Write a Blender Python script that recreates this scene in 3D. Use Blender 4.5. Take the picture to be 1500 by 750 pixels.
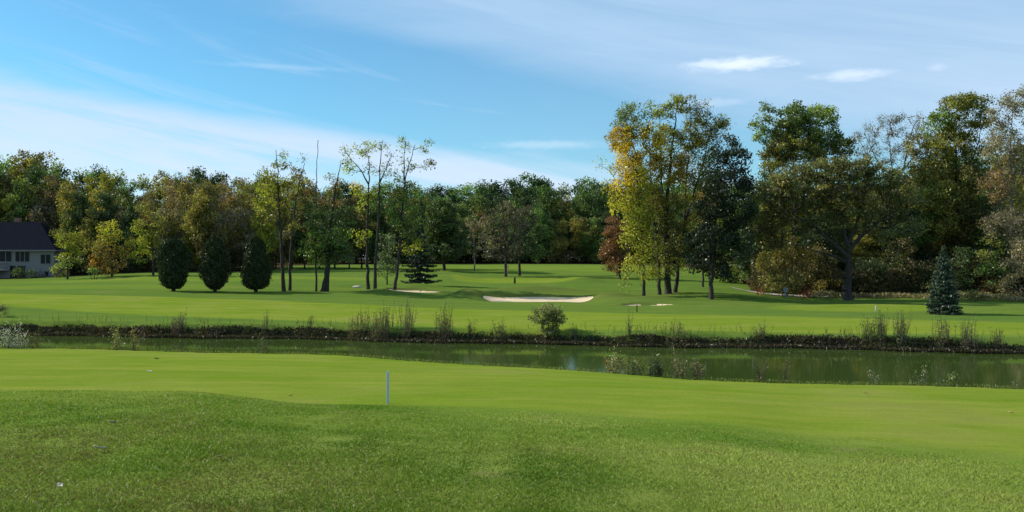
import bpy, math, random
import numpy as np
R = math.radians
sc = bpy.context.scene
for o in list(bpy.data.objects): bpy.data.objects.remove(o)
COL = sc.collection
rng = np.random.default_rng(7)
random.seed(7)
F, CX, HY, CH = 1299.0, 750.0, 380.0, 5.0     # focal length in photo pixels, centre column, eye-level row, eye height

# ---------------------------------------------------------------- camera
cam = bpy.data.cameras.new('camera'); cam.lens = 36*F/1500; cam.sensor_width = 36
cam.shift_y = 5/1500; cam.clip_end = 9000; cam.clip_start = .1
co = bpy.data.objects.new('camera', cam); COL.objects.link(co)
co.location = (0, 0, CH); co.rotation_euler = (R(90), 0, 0)
sc.camera = co
sc.view_settings.view_transform = 'Standard'; sc.view_settings.look = 'None'
sc.view_settings.exposure = 0.35; sc.view_settings.gamma = 1
sc.render.resolution_x = 1024; sc.render.resolution_y = 512
try:
    sc.cycles.max_bounces = 8; sc.cycles.diffuse_bounces = 3; sc.cycles.glossy_bounces = 3
    sc.cycles.transmission_bounces = 5; sc.cycles.transparent_max_bounces = 8
except Exception: pass

# ---------------------------------------------------------------- sun + sky
SUN_D = np.array([-.93, .26, .66]); SUN_D /= np.linalg.norm(SUN_D)
elev = math.asin(SUN_D[2]); az = math.atan2(SUN_D[0], SUN_D[1])
sl = bpy.data.lights.new('sun', 'SUN'); sl.energy = 5.0; sl.angle = R(.6); sl.color = (1, .92, .78)
so = bpy.data.objects.new('sun', sl); COL.objects.link(so)
from mathutils import Vector, Matrix
so.rotation_euler = Vector(SUN_D).to_track_quat('Z', 'Y').to_euler(); so.location = (-60, 20, 60)

class NT:
    """small expression helper over a node tree"""
    def __init__(s, t): s.t = t; s.n = t.nodes; s.l = t.links; s.n.clear()
    def node(s, ty, **k):
        n = s.n.new(ty)
        for a, b in k.items(): setattr(n, a, b)
        return n
    def put(s, sock, v):
        if isinstance(v, bpy.types.NodeSocket): s.l.new(v, sock)
        else:
            if hasattr(sock.default_value, '__len__') and not hasattr(v, '__len__'): v = [v]*len(sock.default_value)
            if hasattr(v, '__len__') and len(v) == 3 and len(sock.default_value) == 4: v = (*v, 1)
            sock.default_value = v
    def m(s, op, a, b=0.0, c=0.0):
        n = s.node('ShaderNodeMath', operation=op)
        s.put(n.inputs[0], a); s.put(n.inputs[1], b); s.put(n.inputs[2], c); return n.outputs[0]
    def vm(s, op, a, b=(0, 0, 0)):
        n = s.node('ShaderNodeVectorMath', operation=op); s.put(n.inputs[0], a); s.put(n.inputs[1], b); return n.outputs[0]
    def ss(s, v, a, b, lo=0., hi=1.):
        n = s.node('ShaderNodeMapRange', interpolation_type='SMOOTHSTEP')
        s.put(n.inputs['Value'], v); n.inputs['From Min'].default_value = a; n.inputs['From Max'].default_value = b
        n.inputs['To Min'].default_value = lo; n.inputs['To Max'].default_value = hi; return n.outputs[0]
    def lin(s, v, a, b, lo=0., hi=1.):
        n = s.node('ShaderNodeMapRange'); s.put(n.inputs['Value'], v); n.inputs['From Min'].default_value = a
        n.inputs['From Max'].default_value = b; n.inputs['To Min'].default_value = lo; n.inputs['To Max'].default_value = hi; return n.outputs[0]
    def mix(s, f, a, b, bt='MIX'):
        n = s.node('ShaderNodeMix', data_type='RGBA', blend_type=bt); s.put(n.inputs[0], f); s.put(n.inputs[6], a); s.put(n.inputs[7], b); return n.outputs[2]
    def noise(s, vec, scale, detail=4, rough=.55, dist=0., out=0):
        n = s.node('ShaderNodeTexNoise'); s.put(n.inputs['Vector'], vec); n.inputs['Scale'].default_value = scale
        n.inputs['Detail'].default_value = detail; n.inputs['Roughness'].default_value = rough; n.inputs['Distortion'].default_value = dist
        return n.outputs[out]
    def comb(s, x, y, z=0.):
        n = s.node('ShaderNodeCombineXYZ'); s.put(n.inputs[0], x); s.put(n.inputs[1], y); s.put(n.inputs[2], z); return n.outputs[0]
    def sep(s, v):
        n = s.node('ShaderNodeSeparateXYZ'); s.put(n.inputs[0], v); return n.outputs
    def attr(s, name):
        n = s.node('ShaderNodeAttribute'); n.attribute_name = name; return n

w = bpy.data.worlds.new('World'); sc.world = w; w.use_nodes = True
T = NT(w.node_tree)
sky = T.node('ShaderNodeTexSky', sky_type='NISHITA', sun_disc=False)
sky.sun_elevation = elev; sky.sun_rotation = az; sky.air_density = 1.0; sky.dust_density = .35; sky.ozone_density = 1.4; sky.altitude = 200
tc = T.node('ShaderNodeTexCoord')
dx, dy, dz = T.sep(tc.outputs['Generated'])
AZ = T.m('MULTIPLY', T.m('ARCTAN2', dx, dy), 57.2958)          # compass angle from straight ahead, degrees
EL = T.m('MULTIPLY', T.m('ARCSINE', dz), 57.2958)              # height above the horizon, degrees
n1 = T.noise(T.comb(T.m('MULTIPLY', AZ, .03), T.m('MULTIPLY', EL, .16)), 1.0, 6, .6, .4)
n2 = T.noise(T.comb(T.m('ADD', T.m('MULTIPLY', AZ, .05), 7.3), T.m('ADD', T.m('MULTIPLY', EL, .5), T.m('MULTIPLY', AZ, .1))), 1.0, 7, .62, .6)
n3 = T.noise(T.comb(T.m('MULTIPLY', AZ, .8), T.m('MULTIPLY', EL, 2.4), 3.1), 1.0, 6, .6, .3)
# low bank of cirrus: top edge sinks from left to right
topl = T.m('ADD', T.m('MULTIPLY', AZ, -.115), 7.0)
topl = T.m('ADD', topl, T.m('MULTIPLY', T.m('SUBTRACT', n1, .5), 3.4))
low = T.ss(T.m('SUBTRACT', EL, topl), .7, -1.3)
low = T.m('MULTIPLY', low, T.ss(n2, .30, .62, .38, 1.))
# high veil on the right: lower edge sinks from left to right then levels
botl = T.m('ADD', T.m('MULTIPLY', AZ, -.26), 11.4)
botl = T.m('ADD', botl, T.m('MULTIPLY', T.m('SUBTRACT', n1, .5), 6.0))
high = T.ss(T.m('SUBTRACT', EL, botl), -1.5, 4.5)
high = T.m('MULTIPLY', high, T.ss(n2, .25, .7, .72, 1.))
high = T.m('MULTIPLY', high, .80)
# thin streaks
stre = T.m('MULTIPLY', T.ss(n2, .48, .70), .30)
cloud = T.m('MAXIMUM', T.m('MULTIPLY', low, .86), T.m('MAXIMUM', high, stre))
def puff(a, e, ra, re, amt):
    q1 = T.m('DIVIDE', T.m('SUBTRACT', AZ, a), ra); q2 = T.m('DIVIDE', T.m('SUBTRACT', EL, e), re)
    q = T.m('SQRT', T.m('ADD', T.m('MULTIPLY', q1, q1), T.m('MULTIPLY', q2, q2)))
    q = T.m('ADD', q, T.m('MULTIPLY', T.m('SUBTRACT', n3, .5), 1.5))
    return T.ss(q, 1.3, .1, 0., amt)
def pae(px, py):
    return math.degrees(math.atan((px-CX)/F)), math.degrees(math.atan((HY-py)/math.hypot(F, px-CX)))
cloud = T.m('MAXIMUM', cloud, T.ss(AZ, -24, 8, 0., .16)); puffs = T.m('ADD', 0.0, 0.0)
for px, py, rx, ry, am in [(1080, 94, 76, 10, .75), (1248, 110, 48, 8, .5), (415, 98, 110, 4, .12), (800, 212, 95, 7, .25), (1375, 98, 14, 6, .2), (1040, 150, 50, 7, .2)]:
    a, e = pae(px, py)
    puffs = T.m('MAXIMUM', puffs, puff(a, e, math.degrees(rx/F), math.degrees(ry/F), am))
below = T.ss(EL, -1., .5)
skc = T.mix(1.0, sky.outputs[0], (.66, 1.25, 1.44), 'MULTIPLY')
cl_col = T.mix(T.ss(EL, 3, 16), (7.6, 8.8, 10.8), (5.2, 7.3, 9.7))
skc = T.mix(T.m('MULTIPLY', cloud, below), skc, cl_col)
skc = T.mix(T.m('MULTIPLY', puffs, below), skc, (10.2, 11.2, 12.4))
bg = T.node('ShaderNodeBackground'); T.put(bg.inputs[0], skc); bg.inputs[1].default_value = .078
T.l.new(bg.outputs[0], T.node('ShaderNodeOutputWorld').inputs[0])

# ---------------------------------------------------------------- helpers
def tag(o, label=None, cat=None, group=None, kind=None):
    if label: o['label'] = label
    if cat: o['category'] = cat
    if group: o['group'] = group
    if kind: o['kind'] = kind
    return o
def thing(name, loc, label, cat, group=None, rz=0):
    o = bpy.data.objects.new(name, None); COL.objects.link(o); o.location = loc; o.rotation_euler = (0, 0, rz)
    o.empty_display_size = .3
    return tag(o, label, cat, group)
def mesh(name, V, Fc, mat, parent=None, smooth=False, cols=None, attrs=None):
    V = np.asarray(V, dtype=np.float32)
    me = bpy.data.meshes.new(name)
    if isinstance(Fc, np.ndarray):
        n, k = Fc.shape
        me.vertices.add(len(V)); me.vertices.foreach_set('co', V.ravel())
        me.loops.add(n*k); me.loops.foreach_set('vertex_index', Fc.astype(np.int32).ravel())
        me.polygons.add(n); me.polygons.foreach_set('loop_start', np.arange(0, n*k, k, dtype=np.int32))
        me.polygons.foreach_set('loop_total', np.full(n, k, dtype=np.int32))
        me.update(calc_edges=True)
    else:
        me.from_pydata(V.tolist(), [], Fc)
    if cols is not None:
        a = me.color_attributes.new('tint', 'FLOAT_COLOR', 'POINT')
        a.data.foreach_set('color', np.concatenate([cols, np.ones((len(V), 1))], 1).astype(np.float32).ravel())
    me.polygons.foreach_set('use_smooth', np.full(len(me.polygons), smooth))
    if mat: me.materials.append(mat)
    o = bpy.data.objects.new(name, me); COL.objects.link(o)
    if parent: o.parent = parent
    return o
def vnoise(x, y, s, seed=0):
    x = np.asarray(x, float)/s; y = np.asarray(y, float)/s
    xi = np.floor(x).astype(int); yi = np.floor(y).astype(int); fx = x-xi; fy = y-yi
    fx = fx*fx*(3-2*fx); fy = fy*fy*(3-2*fy)
    h = lambda a, b: (np.sin(a*127.1+b*311.7+seed*74.7)*43758.5453) % 1.0
    return (h(xi, yi)*(1-fx)+h(xi+1, yi)*fx)*(1-fy)+(h(xi, yi+1)*(1-fx)+h(xi+1, yi+1)*fx)*fy
def fbm(x, y, s, seed=0, o=4):
    return sum(vnoise(x, y, s/2**i, seed+i)*.5**i for i in range(o))/sum(.5**i for i in range(o))
def sstep(x, a, b):
    t = np.clip((x-a)/(b-a), 0, 1); return t*t*(3-2*t)
class Box:
    """collects boxes / prisms into one mesh"""
    def __init__(s): s.v = []; s.f = []
    def box(s, a, b):
        i = len(s.v); (x0, y0, z0), (x1, y1, z1) = a, b
        s.v += [(x0,y0,z0),(x1,y0,z0),(x1,y1,z0),(x0,y1,z0),(x0,y0,z1),(x1,y0,z1),(x1,y1,z1),(x0,y1,z1)]
        s.f += [tuple(i+k for k in q) for q in ((0,3,2,1),(4,5,6,7),(0,1,5,4),(1,2,6,5),(2,3,7,6),(3,0,4,7))]; return s
    def lathe(s, prof, n=16, c=(0, 0), sx=1, sy=1):
        i = len(s.v)
        for r, z in prof:
            for k in range(n):
                a = 2*math.pi*k/n; s.v.append((c[0]+r*sx*math.cos(a), c[1]+r*sy*math.sin(a), z))
        for j in range(len(prof)-1):
            for k in range(n): s.f.append((i+j*n+k, i+j*n+(k+1) % n, i+(j+1)*n+(k+1) % n, i+(j+1)*n+k))
        s.f.append(tuple(i+k for k in reversed(range(n)))); s.f.append(tuple(i+(len(prof)-1)*n+k for k in range(n))); return s
    def build(s, name, mat, parent=None, smooth=False): return mesh(name, s.v, s.f, mat, parent, smooth)

# ---------------------------------------------------------------- materials
def simple(name, col, rough=.7, nscale=8, namt=.15, bump=.0, bscale=30, spec=.3):
    m = bpy.data.materials.new(name); m.use_nodes = True; t = NT(m.node_tree)
    p = t.node('ShaderNodeBsdfPrincipled'); c = t.node('ShaderNodeTexCoord').outputs['Object']
    n = t.noise(c, nscale, 5, .6)
    t.put(p.inputs['Base Color'], t.mix(1., col, t.mix(n, (1-namt*2,)*3, (1+namt*2,)*3), 'MULTIPLY'))
    p.inputs['Roughness'].default_value = rough; p.inputs['Specular IOR Level'].default_value = spec
    if bump:
        b = t.node('ShaderNodeBump'); b.inputs['Strength'].default_value = bump; b.inputs['Distance'].default_value = .03
        t.put(b.inputs['Height'], t.noise(c, bscale, 4)); t.put(p.inputs['Normal'], b.outputs[0])
    t.l.new(p.outputs[0], t.node('ShaderNodeOutputMaterial').inputs[0]); return m
def leaf_material(name, transl=.34, vary=.25, gloss=.022, upn=0.):
    m = bpy.data.materials.new(name); m.use_nodes = True; t = NT(m.node_tree)
    a = t.attr('tint').outputs['Color']
    oi = t.node('ShaderNodeObjectInfo').outputs['Random']
    br = t.lin(oi, 0, 1, 1-vary, 1+vary)
    hs = t.node('ShaderNodeHueSaturation'); t.put(hs.inputs['Color'], a); t.put(hs.inputs['Value'], br)
    t.put(hs.inputs['Hue'], t.lin(t.m('FRACT', t.m('MULTIPLY', oi, 7.7)), 0, 1, .5-.02*vary*4, .5+.02*vary*4))
    c = hs.outputs[0]
    d = t.node('ShaderNodeBsdfDiffuse'); t.put(d.inputs[0], c)
    tr = t.node('ShaderNodeBsdfTranslucent'); t.put(tr.inputs[0], t.mix(1., c, (1.5, 1.6, .7), 'MULTIPLY'))
    if upn:
        N_ = t.vm('NORMALIZE', t.vm('ADD', t.vm('MULTIPLY', t.node('ShaderNodeNewGeometry').outputs['Normal'], (1-upn,)*3), (0, 0, upn)))
        t.put(d.inputs['Normal'], N_)
    g = t.node('ShaderNodeBsdfGlossy'); g.inputs['Roughness'].default_value = .38; t.put(g.inputs[0], (1, 1, 1))
    m1 = t.node('ShaderNodeMixShader'); m1.inputs[0].default_value = transl; t.l.new(d.outputs[0], m1.inputs[1]); t.l.new(tr.outputs[0], m1.inputs[2])
    m2 = t.node('ShaderNodeMixShader'); m2.inputs[0].default_value = gloss; t.l.new(m1.outputs[0], m2.inputs[1]); t.l.new(g.outputs[0], m2.inputs[2])
    t.l.new(m2.outputs[0], t.node('ShaderNodeOutputMaterial').inputs[0]); return m
M_LEAF = leaf_material('foliage'); M_NEEDLE = leaf_material('needles', .12, .1, .03)
M_WEED = leaf_material('weed_leaves', .3, .2, .02); M_BLADE = leaf_material('grass_blades', .22, 0., .01, .7)
M_BARK = simple('bark', (.036, .031, .027), .9, 5, .35, .6, 14)
M_BARKG = simple('grey_bark', (.15, .135, .12), .9, 5, .3, .6, 14)

# ---------------------------------------------------------------- terrain
NB_X = [-400, -60, -23.6, -15.3, -7.3, 0, 5.9, 11.2, 16.1, 40, 400]
NB_Y = [46, 44, 41, 39.7, 37.8, 33.9, 30.4, 29.1, 27.9, 25, 22]
FB_X = [-400, -60, -34, -22.1, -10.7, 0, 9.8, 19.1, 27.4, 60, 400]
FB_Y = [64, 61.5, 59, 57.5, 55.5, 52.8, 51.1, 49.6, 47.4, 44, 40]
nb = lambda x: np.interp(x, NB_X, NB_Y)+.25*np.sin(x*.55)
fb = lambda x: np.interp(x, FB_X, FB_Y)+.35*np.sin(x*.42+1)+.15*np.sin(x*1.7)
COLS = [-300, 0, 250, 500, 750, 1000, 1250, 1500, 1800]
ND = [0, 4, 5.6, 8, 11, 14, 16, 18.7]
NZ = np.array([
 [3.5, 3.45, 3.4, 3.3, 3.15, 2.95, 2.6, 2.0],
 [3.5, 3.45, 3.4, 3.3, 3.15, 2.93, 2.55, 1.95],
 [3.5, 3.45, 3.4, 3.3, 3.13, 2.91, 2.55, 1.95],
 [3.5, 3.45, 3.4, 3.23, 2.97, 2.66, 2.36, 1.93],
 [3.5, 3.45, 3.4, 3.18, 2.86, 2.50, 2.28, 1.98],
 [3.5, 3.42, 3.35, 3.10, 2.72, 2.36, 2.14, 1.88],
 [3.5, 3.42, 3.32, 3.0, 2.58, 2.2, 1.98, 1.72],
 [3.5, 3.40, 3.3, 2.93, 2.5, 2.1, 1.88, 1.62],
 [3.5, 3.40, 3.3, 2.9, 2.5, 2.1, 1.88, 1.62]])
FD = [45, 55, 65, 75, 84, 90, 97, 106, 125, 135, 150, 180, 210, 260, 400]
FZ = np.array([
 [.8, .9, 1.0, 1.3, 1.6, 1.75, 1.8, 1.9, 2.0, 2.2, 2.8, 3.4, 3.8, 4.2, 5],
 [.8, .85, 1.0, 1.3, 1.6, 1.75, 1.85, 1.95, 2.05, 2.15, 2.8, 3.4, 3.8, 4.2, 5],
 [.8, .8, .95, 1.2, 1.5, 1.7, 1.9, 2.2, 2.75, 3.0, 3.3, 3.6, 3.8, 4.2, 5],
 [.8, .8, .9, 1.1, 1.4, 1.6, 1.8, 2.1, 2.7, 3.0, 3.3, 3.8, 4.2, 4.6, 5],
 [.8, .8, .85, .88, .88, 1.25, 1.75, 2.05, 2.62, 2.75, 3.0, 3.7, 4.3, 4.8, 5],
 [.8, .8, .85, .85, 1.15, 1.42, 1.65, 1.95, 2.45, 2.65, 3.0, 3.75, 4.3, 4.8, 5],
 [.7, .75, .85, .92, .98, 1.0, 1.1, 1.3, 1.5, 1.6, 1.8, 2.2, 2.5, 3, 5],
 [.7, .75, .82, .92, 1.05, 1.1, 1.2, 1.35, 1.5, 1.6, 1.8, 2.2, 2.5, 3, 5],
 [.7, .75, .82, .92, 1.05, 1.1, 1.2, 1.35, 1.5, 1.6, 1.8, 2.2, 2.5, 3, 5]])
def table(px, d, D, Z):
    px = np.clip(px, COLS[0], COLS[-1]); d = np.clip(d, D[0], D[-1])
    i = np.clip(np.searchsorted(COLS, px)-1, 0, len(COLS)-2); C = np.array(COLS, float)
    t = (px-C[i])/(C[i+1]-C[i]); t = t*t*(3-2*t)
    Dn = np.array(D, float); j = np.clip(np.searchsorted(Dn, d)-1, 0, len(D)-2)
    # Catmull-like smooth rows
    u = (d-Dn[j])/(Dn[j+1]-Dn[j])
    def row(k):
        z0 = Z[k, np.clip(j-1, 0, len(D)-1)]; z1 = Z[k, j]; z2 = Z[k, j+1]; z3 = Z[k, np.clip(j+2, 0, len(D)-1)]
        m1 = (z2-z0)/np.maximum(Dn[j+1]-Dn[np.clip(j-1, 0, len(D)-1)], 1e-3)*(Dn[j+1]-Dn[j])
        m2 = (z3-z1)/np.maximum(Dn[np.clip(j+2, 0, len(D)-1)]-Dn[j], 1e-3)*(Dn[j+1]-Dn[j])
        return (2*u**3-3*u**2+1)*z1+(u**3-2*u**2+u)*m1+(-2*u**3+3*u**2)*z2+(u**3-u**2)*m2
    return row(i)*(1-t)+row(i+1)*t
def X(px, d): return (px-CX)/F*d
def Zp(py, d): return CH-(py-HY)/F*d
BUNKERS = [  # centre x, centre y, half width, half depth
 (X(785, 88), 87.4, 5.3, 3.3, 0), (X(605, 93.5), 93.2, 2.6, 1.9, 1), (X(950, 79), 78.8, 2.2, 1.25, 2)]
def bskew(x, b): return -.30*np.maximum(x-b[0], 0) if b[4] == 0 else 0*x
def bunk_r(x, y, b):
    y = y-bskew(x, b)
    a = np.arctan2((y-b[1])/b[3], (x-b[0])/b[2])
    yb = y-b[1]; yb = np.where(yb < 0, yb*1.45, yb)
    a = np.arctan2(yb/b[3], (x-b[0])/b[2])
    return np.hypot((x-b[0])/b[2], yb/b[3])/(1+.10*np.sin(2*a+b[4]+.5)+.07*np.sin(3*a+2*b[4])+.04*np.sin(5*a+b[4]))
def height(x, y, deep=False):
    x = np.asarray(x, float); y = np.asarray(y, float)
    yy = np.maximum(y, 1.0); px = CX+F*x/yy
    px = np.where(y < 5, CX+F*x/5, px)
    zn = table(px, np.minimum(y, 18.7), ND, NZ)
    N = nb(x)
    zf = table(px, np.maximum(y, 45), FD, FZ)
    t = np.clip((y-18.7)/np.maximum(N-18.7, 1), 0, 1)
    z187 = table(px, np.full_like(y, 18.7), ND, NZ)
    near = np.where(y < 18.7, zn, z187*(1-t)+.9*t)
    near = near+.04*(fbm(x, y, 3.0, 3)-.5)*sstep(N-y, .5, 3)
    fbk = fb(x)
    far = zf+.10*(fbm(x, y, 9.0, 5)-.5)
    # banks
    nbk = near*sstep(N+1.3-y, 0, 1.3)+(-.7)*(1-sstep(N+1.3-y, 0, 1.3))
    fk = sstep(y, fbk-.9+.3*(vnoise(x, y*0, 1.7, 51)-.5), fbk+1.0+.5*(vnoise(x, y*0, 2.6, 52)-.5)); fbz = -.7*(1-fk)+far*fk
    z = np.where(y < (N+fbk)/2, nbk, fbz)
    # swells on the far course
    for (gx, gy, sx, sy, h) in [(X(895, 86), 86.5, 2.8, 2.4, .6), (X(785, 88), 93.8, 5.5, 1.7, .6), (X(605, 95), 97.5, 3, 1.6, .55), (X(955, 82), 82.9, 3.2, 1.5, .5), (X(950, 77), 76.8, 3.0, 1.0, -.12), (X(925, 80), 80, 2.2, 1.2, .0), (X(560, 92), 93, 1.8, 2.2, .3), (X(858, 85), 85.2, 1.5, 2.0, -.34), (X(722, 87), 87, 1.2, 2.0, -.12), (X(530, 100), 101, 2.4, 1.2, -.5), (X(850, 112), 112, 3, 3, .6), (X(660, 116), 115, 3, 3, .7), (X(1020, 96), 96, 3.5, 4, .4), (X(1090, 86), 87, 4, 3, .35), (X(420, 112), 112, 6, 3, .3), (X(330, 104), 104, 5, 3, .25), (X(960, 124), 124, 6, 5, .5), (X(800, 140), 142, 8, 6, .5), (X(620, 140), 140, 7, 5, .4),
                                (X(688, 90), 89.5, 1.8, 2.4, .8), (X(1010, 80), 79, 6, 3, .12), (X(1470, 70), 70, 4, 3, .35), (X(1330, 75), 76, 5, 4, .12)]:
        z = z+h*np.exp(-((x-gx)/sx)**2-((y-gy)/sy)**2)
    z = z+.10*(fbm(x, y, 2.2, 41, 3)-.5)*sstep(19-y, 0, 6)
    if 1:
        for b in BUNKERS:
            r = bunk_r(x, y, b)
            back = np.clip((y-b[1])/b[3], -1, 1)
            if deep: z = z-.22*(1-sstep(r, .80, .92))
            z = z-.22*(1-sstep(r, .86, 1.02))*(0.35+.65*np.clip(.5+.5*back, 0, 1)) + .18*np.exp(-((r-1.10)/.12)**2)*np.clip(back, 0, 1)
    return z
def H(x, y): return float(height(np.array([float(x)]), np.array([float(y)]))[0])
def lawn_edge(x, y):      # depth at which the foreground rough gives way to mown lawn
    px = CX+F*x/np.maximum(y, 4)
    return np.interp(px, [-300, 0, 250, 400, 568, 750, 1000, 1250, 1500, 1800], [14.4, 14.7, 15.1, 16.2, 18.0, 17.2, 15.5, 13.8, 12.4, 12])+1.0*(fbm(x, y, 4, 11)-.5)

def axis(segs):
    out = []
    for a, b, s in segs: out += list(np.arange(a, b, s))
    return np.array(out+[segs[-1][1]])
gx = axis([(-3000, -400, 260), (-400, -110, 12), (-110, -70, 1.2), (-70, 60, .4), (60, 110, 1.2), (110, 400, 12), (400, 3000, 260)])
gy = axis([(-300, -20, 20), (-20, 3, 1), (3, 26, .25), (26, 46, .4), (46, 64, .3), (64, 100, .4), (100, 160, .8), (160, 260, 2), (260, 420, 10), (420, 4200, 270)])
GX, GY = np.meshgrid(gx, gy); fx, fy = GX.ravel(), GY.ravel()
gz = height(fx, fy, True)
nx, ny = len(gx), len(gy)
ii = (np.arange(ny-1)[:, None]*nx+np.arange(nx-1)[None]).ravel()
faces = np.stack([ii, ii+1, ii+1+nx, ii+nx], 1)
PXg = CX+F*fx/np.maximum(fy, 3)
# turf zones: R = mown (bright) , G = long rough , B = woodland floor
near = fy < (nb(fx)+fb(fx))/2
lawn = sstep(fy, lawn_edge(fx, fy)-1.2, lawn_edge(fx, fy)+.6)*near
fw_far = np.interp(PXg, [-300, 0, 200, 400, 600, 800, 1000, 1250, 1500], [86, 86, 84, 80, 74, 71, 66.5, 62.5, 59])
fw_near = np.interp(PXg, [-300, 0, 130, 300, 500, 700, 1500], [76, 73, 67, 63, 59, 54, 50])
fair = sstep(fy, fw_near-1, fw_near+1)*(1-sstep(fy, fw_far-.8, fw_far+.8))*(~near)
ell = lambda cx_, cy_, rx, ry, e=.06: 1-sstep(np.hypot((fx-cx_)/rx, (fy-cy_)/ry), 1-e, 1+e)
green = ell(X(760, 114), 114, 8.5, 6)*.9
g2 = ell(X(1285, 72), 74.5, 7.5, 4.5, .2)*.75
g3 = ell(X(300, 118), 116, 26, 6, .3)*.45+ell(X(80, 100), 99, 22, 4, .3)*.3
hill = ell(X(800, 160), 162, 34, 24, .3)*.35
mown = np.clip(lawn+fair+green+g2+g3+hill, 0, 1)
rough = (~near)*(1-mown)
wood_y = np.interp(PXg, [-400, 0, 150, 300, 390, 430, 620, 660, 900, 1080, 1100, 1500, 1900], [128, 128, 134, 134, 140, 178, 190, 192, 190, 150, 96, 92, 85])
wood = sstep(fy, wood_y, wood_y+3)
bank = ((fy > nb(fx)+.35) & (fy < fb(fx)+.25+.6*(vnoise(fx, fy*0, 1.9, 53)-.5))).astype(float)
zones = np.stack([mown, rough, wood+0*fx], 1)
bankc = np.maximum(bank, 0)
m = bpy.data.materials.new('turf'); m.use_nodes = True; t = NT(m.node_tree)
P = t.node('ShaderNodeNewGeometry').outputs['Position']
zr, zg, zb = t.sep(t.attr('tint').outputs['Color'])
big = t.noise(P, .16, 4, .6); mid = t.noise(P, .9, 4, .6); fine = t.noise(P, 14, 5, .7); vf = t.noise(P, 60, 3, .7)
st = t.noise(t.vm('MULTIPLY', P, (.16, .9, 1)), .8, 3, .5)       # mower lines run across the view
base_r = t.mix(t.ss(big, .38, .62), (.095, .165, .020), (.150, .20, .036))
base_r = t.mix(t.ss(mid, .56, .78), base_r, (.17, .165, .055))
base_m = t.mix(t.ss(st, .28, .76), (.122, .188, .017), (.175, .215, .030))
base_m = t.mix(t.ss(big, .45, .7, 0., .6), base_m, (.205, .225, .048))
base_f = t.mix(t.ss(st, .3, .7), (.080, .140, .026), (.110, .160, .027))
c = t.mix(zg, base_r, base_f); c = t.mix(zr, c, base_m)
c = t.mix(t.ss(mid, .5, .8, 0., .35), c, t.mix(1., c, (.72, .80, .8), 'MULTIPLY')); c = t.mix(t.ss(big, .55, .8, 0., .5), c, (.16, .165, .05))
mot = t.noise(t.vm('MULTIPLY', P, (.5, 1., 1.)), 1.7, 5, .65)
c = t.mix(1., c, t.mix(mot, (.80, .82, .80), (1.20, 1.18, 1.20)), 'MULTIPLY')
c = t.mix(t.m('MULTIPLY', t.attr('longgrass').outputs['Fac'], .8), c, t.mix(fine, (.055, .075, .018), (.135, .135, .042)))
c = t.mix(t.ss(zb, .2, .8), c, t.mix(mid, (.035, .026, .014), (.075, .055, .028)))
bk = t.attr('bank').outputs['Fac']
c = t.mix(bk, c, t.mix(fine, (.022, .018, .012), (.06, .048, .03)))
c = t.mix(1., c, t.mix(fine, (.70,)*3, (1.30,)*3), 'MULTIPLY'); c = t.mix(1., c, t.mix(vf, (.75,)*3, (1.25,)*3), 'MULTIPLY')
p = t.node('ShaderNodeBsdfPrincipled'); t.put(p.inputs['Base Color'], c); p.inputs['Roughness'].default_value = .8
p.inputs['Specular IOR Level'].default_value = .0
p.inputs['Sheen Weight'].default_value = .0; p.inputs['Sheen Roughness'].default_value = .6; p.inputs['Sheen Tint'].default_value = (.8, .9, .4, 1)
b = t.node('ShaderNodeBump'); b.inputs['Strength'].default_value = .55; b.inputs['Distance'].default_value = .04
t.put(b.inputs['Height'], t.m('ADD', fine, t.m('MULTIPLY', vf, .5))); t.put(p.inputs['Normal'], b.outputs[0])
t.l.new(p.outputs[0], t.node('ShaderNodeOutputMaterial').inputs[0])
ground = mesh('ground', np.stack([fx, fy, gz], 1), faces, m, smooth=True, cols=zones)
a = ground.data.attributes.new('bank', 'FLOAT', 'POINT'); a.data.foreach_set('value', bankc.astype(np.float32))
lg = np.zeros(len(fx))
for b_ in BUNKERS:
    rr_ = bunk_r(fx, fy, b_); lg = np.maximum(lg, np.exp(-((rr_-1.12)/.22)**2)*sstep(fy, b_[1]-b_[3]*.6, b_[1]+b_[3]*.6))
for (gx_, gy_, sx_, sy_) in [(X(895, 86), 86.5, 3.6, 2.6), (X(690, 90), 90, 2.4, 2.6), (X(785, 88), 93.5, 6, 1.5), (X(560, 93), 93.5, 2.2, 2), (X(955, 82), 83, 4, 1.4)]:
    lg = np.maximum(lg, .75*np.exp(-((fx-gx_)/sx_)**2-((fy-gy_)/sy_)**2))
a = ground.data.attributes.new('longgrass', 'FLOAT', 'POINT'); a.data.foreach_set('value', lg.astype(np.float32))
tag(ground, kind='structure')

# water
m = bpy.data.materials.new('pond_water'); m.use_nodes = True; t = NT(m.node_tree)
P = t.node('ShaderNodeNewGeometry').outputs['Position']
p = t.node('ShaderNodeBsdfPrincipled'); t.put(p.inputs['Base Color'], t.mix(t.noise(P, .1, 3), (.030, .055, .010), (.042, .068, .014)))
p.inputs['Roughness'].default_value = .03; p.inputs['IOR'].default_value = 1.333
b = t.node('ShaderNodeBump'); b.inputs['Strength'].default_value = .06; b.inputs['Distance'].default_value = .02
rp = t.m('ADD', t.noise(t.vm('MULTIPLY', P, (1.0, 2.2, 1)), 2.6, 4, .55), t.m('MULTIPLY', t.noise(t.vm('MULTIPLY', P, (.6, 1.0, 1)), .6, 3), 1.5))
t.put(b.inputs['Height'], rp); t.put(p.inputs['Normal'], b.outputs[0])
t.l.new(p.outputs[0], t.node('ShaderNodeOutputMaterial').inputs[0])
xs = np.linspace(-380, 380, 191); ys = np.linspace(18, 72, 40)
XX, YY = np.meshgrid(xs, ys); k = (np.arange(39)[:, None]*191+np.arange(190)[None]).ravel()
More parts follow.
